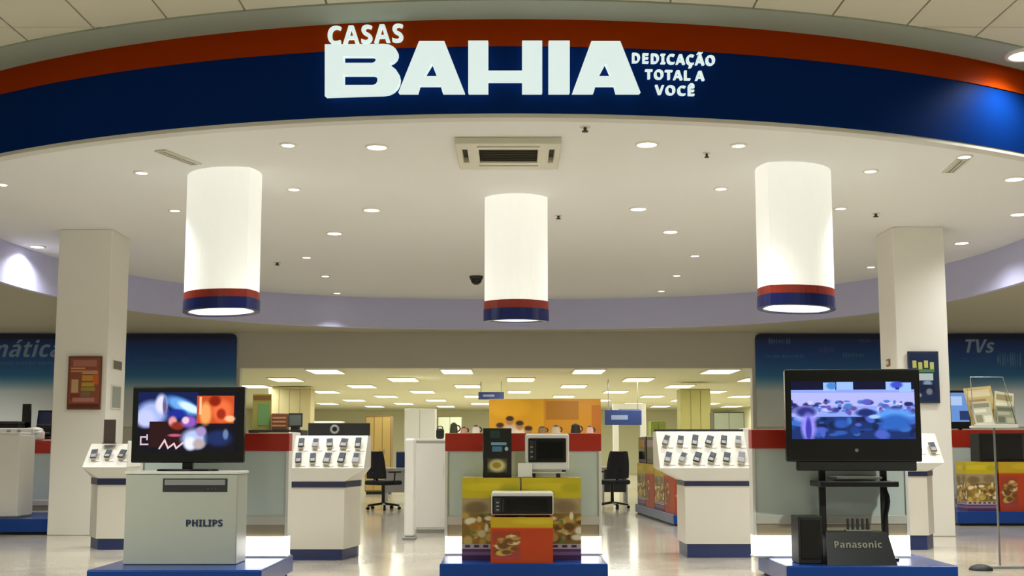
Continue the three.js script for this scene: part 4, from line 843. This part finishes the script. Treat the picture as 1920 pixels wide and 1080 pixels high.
// small goods standing on the middle partition and behind it
{
  const d = 14.2, base = at(960, 812, d).y, s = span(836, 812, 1122, 960, d);
  const t = thing('display_shelf', 'long white shelf unit behind the middle partition', 'shelf', [s.x, 0, -d - 0.25]);
  part(t, 'top_board', rbox(s.w, 0.03, 0.5, 0.005, 0, base - 0.03, 0), M.white); part(t, 'middle_board', rbox(s.w - 0.06, 0.03, 0.48, 0.005, 0, base * 0.5, 0), M.white);
  for (const sx of [-1, 1]) part(t, 'side', box(0.03, base - 0.03, 0.48, sx * (s.w / 2 - 0.015), 0, 0), M.white);
  const goods = [[842, 858, 792, 0x3a3c22, 'small olive kettle at the left end of the middle shelf'], [862, 876, 800, 0xc08878, 'small pink blender base on the middle shelf left of the black carton'], [884, 900, 797, 0xd8c8b8, 'small cream mixer on the middle shelf left of the black carton'],
    [1008, 1026, 799, 0x8c6a3c, 'small brown toaster on the middle shelf over the upper oven'], [1034, 1052, 797, 0xc8b090, 'small beige toaster on the middle shelf over the upper oven'], [1070, 1090, 794, 0x241c14, 'small black coffee machine at the right end of the middle shelf'], [1100, 1114, 798, 0xe0b0a8, 'small pale pink kettle at the right end of the middle shelf']];
  for (const [x0, x1, y0, col, lab] of goods) {
    const q = span(x0, y0, x1, 812, d + 0.1), hh = at(960, y0, d + 0.1).y - base, o = thing(lab.split(' ').slice(2, 3)[0] === 'pink' ? 'kettle' : lab.includes('coffee') ? 'coffee_machine' : lab.includes('blender') ? 'blender' : lab.split(' ')[2], lab, 'appliance', [q.x, base + 0.0005, -d - 0.2]), m = std(col, 0.4);
    part(o, 'body', cyl(q.w * 0.5, q.w * 0.38, hh * 0.82, 0, 0, 0, 20), m); part(o, 'lid', cyl(q.w * 0.4, q.w * 0.12, hh * 0.18, 0, hh * 0.82, 0, 20), M.darkGrey);
    part(o, 'handle', new THREE.TorusGeometry(hh * 0.28, 0.008, 8, 16, Math.PI).rotateZ(-Math.PI / 2).translate(q.w * 0.4, hh * 0.45, 0), M.darkGrey);
  }
  const dk = depthOf(1000, 0), bag = thing('dark_bag', 'small black bag on top of the white aisle cabinet', 'bag', [at(825, 823, dk + 0.1).x, at(960, 823, dk).y + 0.0015, -dk - 0.12]);
  part(bag, 'pouch', rbox(0.1, 0.13, 0.08, 0.03), M.blackMatt); part(bag, 'strap', new THREE.TorusGeometry(0.035, 0.006, 6, 14, Math.PI).translate(0, 0.125, 0), M.blackMatt);
}

// ------------------------------------------------------------------ back hall: banner, hanging signs, cabinets
{
  const d = 25.5, s = span(917, 748, 1127, 838, d), t = thing('banner', 'large orange banner with people in white behind the middle stand', 'banner', [s.x, 0, -d]);
  const tex = canvasTex(512, 230, (c, W, H) => {
    c.fillStyle = '#c8860c'; c.fillRect(0, 0, W, H); c.fillStyle = '#d89a10'; c.fillRect(0, 0, 250, H); blob(c, 90, 40, 90, 50, '#e8a820'); c.fillStyle = '#a86c08'; c.fillRect(260, 10, 150, 90); c.fillStyle = '#b8680c'; c.fillRect(470, 30, 42, H);
    const cl = ['#e8dcd4', '#d8c8cc', '#efe6e0', '#d8c4d0'];
    [[50, 150], [95, 118], [140, 140], [180, 165], [20, 180]].forEach(([x, y], i) => { blob(c, x, y + 70, 40, 66, cl[i % 4]); blob(c, x, y - 12, 17, 20, '#b07c58'); blob(c, x, y - 24, 17, 11, '#3c2414'); });
  });
  part(t, 'banner_panel', rbox(s.w, s.h, 0.04, 0.006, 0, s.y, 0), new THREE.MeshStandardMaterial({ map: tex, roughness: 0.5 }));
  for (const sx of [-1, 1]) part(t, 'post', box(0.05, s.y + s.h, 0.05, sx * (s.w / 2 - 0.05), 0, -0.05), M.grey);
}
for (const [x0, y0, x1, y1, d, lab] of [[897, 735, 945, 749, 28, 'small blue hanging sign left of the orange banner'], [1134, 769, 1203, 797, 27, 'larger blue hanging sign right of the orange banner']]) {
  const s = span(x0, y0, x1, y1, d), t = thing('hanging_sign', lab, 'sign', [s.x, s.y, -d]);
  part(t, 'panel', rbox(s.w, s.h, 0.04, 0.006), std(0x2c3f78, 0.4)); part(t, 'white_mark', rbox(s.w * 0.45, s.h * 0.3, 0.006, 0.002, -s.w * 0.1, s.h * 0.36, 0.021), std(0x8f9cc4, 0.4));
  for (const sx of [-1, 1]) part(t, 'rod', cyl(0.01, 0.01, BACK_CEIL - s.y - s.h, sx * s.w * 0.4, s.h, 0, 8), M.steel);
}
function cabinet(name, x0, x1, yTop, d, dep, lab, cat, mat, mat2, doors) {
  const s = span(x0, yTop, x1, 900, d), h = at(960, yTop, d).y, t = thing(name, lab, cat, [s.x, 0, -d - dep / 2]);
  part(t, 'carcass', rbox(s.w, h - 0.06, dep, 0.008, 0, 0.06, 0), mat); part(t, 'plinth', box(s.w - 0.05, 0.06, dep - 0.05), M.blackMatt);
  for (let k = 0; k < doors; k++) { const w = (s.w - 0.02) / doors, x = -s.w / 2 + 0.01 + w * (k + 0.5), dr = part(t, 'door', rbox(w - 0.01, h - 0.12, 0.02, 0.004, x, 0.09, dep / 2 + 0.008), mat2); part(dr, 'handle', rbox(0.015, 0.14, 0.02, 0.004, x + (k < doors / 2 ? 1 : -1) * (w / 2 - 0.05), h * 0.5, dep / 2 + 0.025), M.steel); }
}
cabinet('wardrobe', 684, 732, 780, 27, 0.55, 'ochre wardrobe behind the left aisle chair', 'wardrobe', M.wood, M.paleWood, 3);
cabinet('wardrobe', 500, 580, 728, 30, 0.6, 'wide beige wardrobe far back on the left side of the hall', 'wardrobe', std(0xc4b684, 0.6), std(0xcabd8e, 0.6), 4);
cabinet('wardrobe', 1278, 1335, 729, 28, 0.6, 'wide olive beige wardrobe far back on the right side of the hall', 'wardrobe', std(0xb0a860, 0.6), std(0xb8b06a, 0.6), 3);
cabinet('wardrobe', 1222, 1250, 790, 24, 0.5, 'low green cabinet behind the right phone counter', 'cabinet', std(0x8c9a3c, 0.6), std(0x98a648, 0.6), 2);
cabinet('wardrobe', 757, 815, 766, 26, 0.55, 'tall white wardrobe behind the white aisle cabinet', 'wardrobe', M.white, M.gloss, 2);
cabinet('bookcase', 586, 640, 790, 33, 0.5, 'pale bookcase far back behind the left phone counter', 'bookcase', std(0xdcd8b8, 0.6), std(0xe4e0c4, 0.6), 2);
cabinet('bookcase', 820, 866, 780, 31, 0.5, 'dark green topped cabinet far back left of the orange banner', 'cabinet', std(0x60662c, 0.6), std(0xd8dcc0, 0.6), 2);
cabinet('bookcase', 1340, 1398, 772, 26, 0.5, 'dark framed cabinet far back behind the right phone counter', 'cabinet', std(0x5a5838, 0.6), std(0xc8d0b4, 0.6), 2);
{ // white door frame far back
  const d = 30, s = span(1150, 757, 1212, 900, d), h = at(960, 757, d).y, t = thing('door_frame', 'bright white door frame far back right of the orange banner', 'door frame', [s.x, 0, -d]);
  for (const sx of [-1, 1]) part(t, 'jamb', rbox(0.14, h, 0.2, 0.006, sx * (s.w / 2 - 0.07), 0, 0), M.gloss); part(t, 'lintel', rbox(s.w - 0.28, 0.14, 0.2, 0.006, 0, h - 0.14, 0), M.gloss);
}
renderer.render(scene, camera);
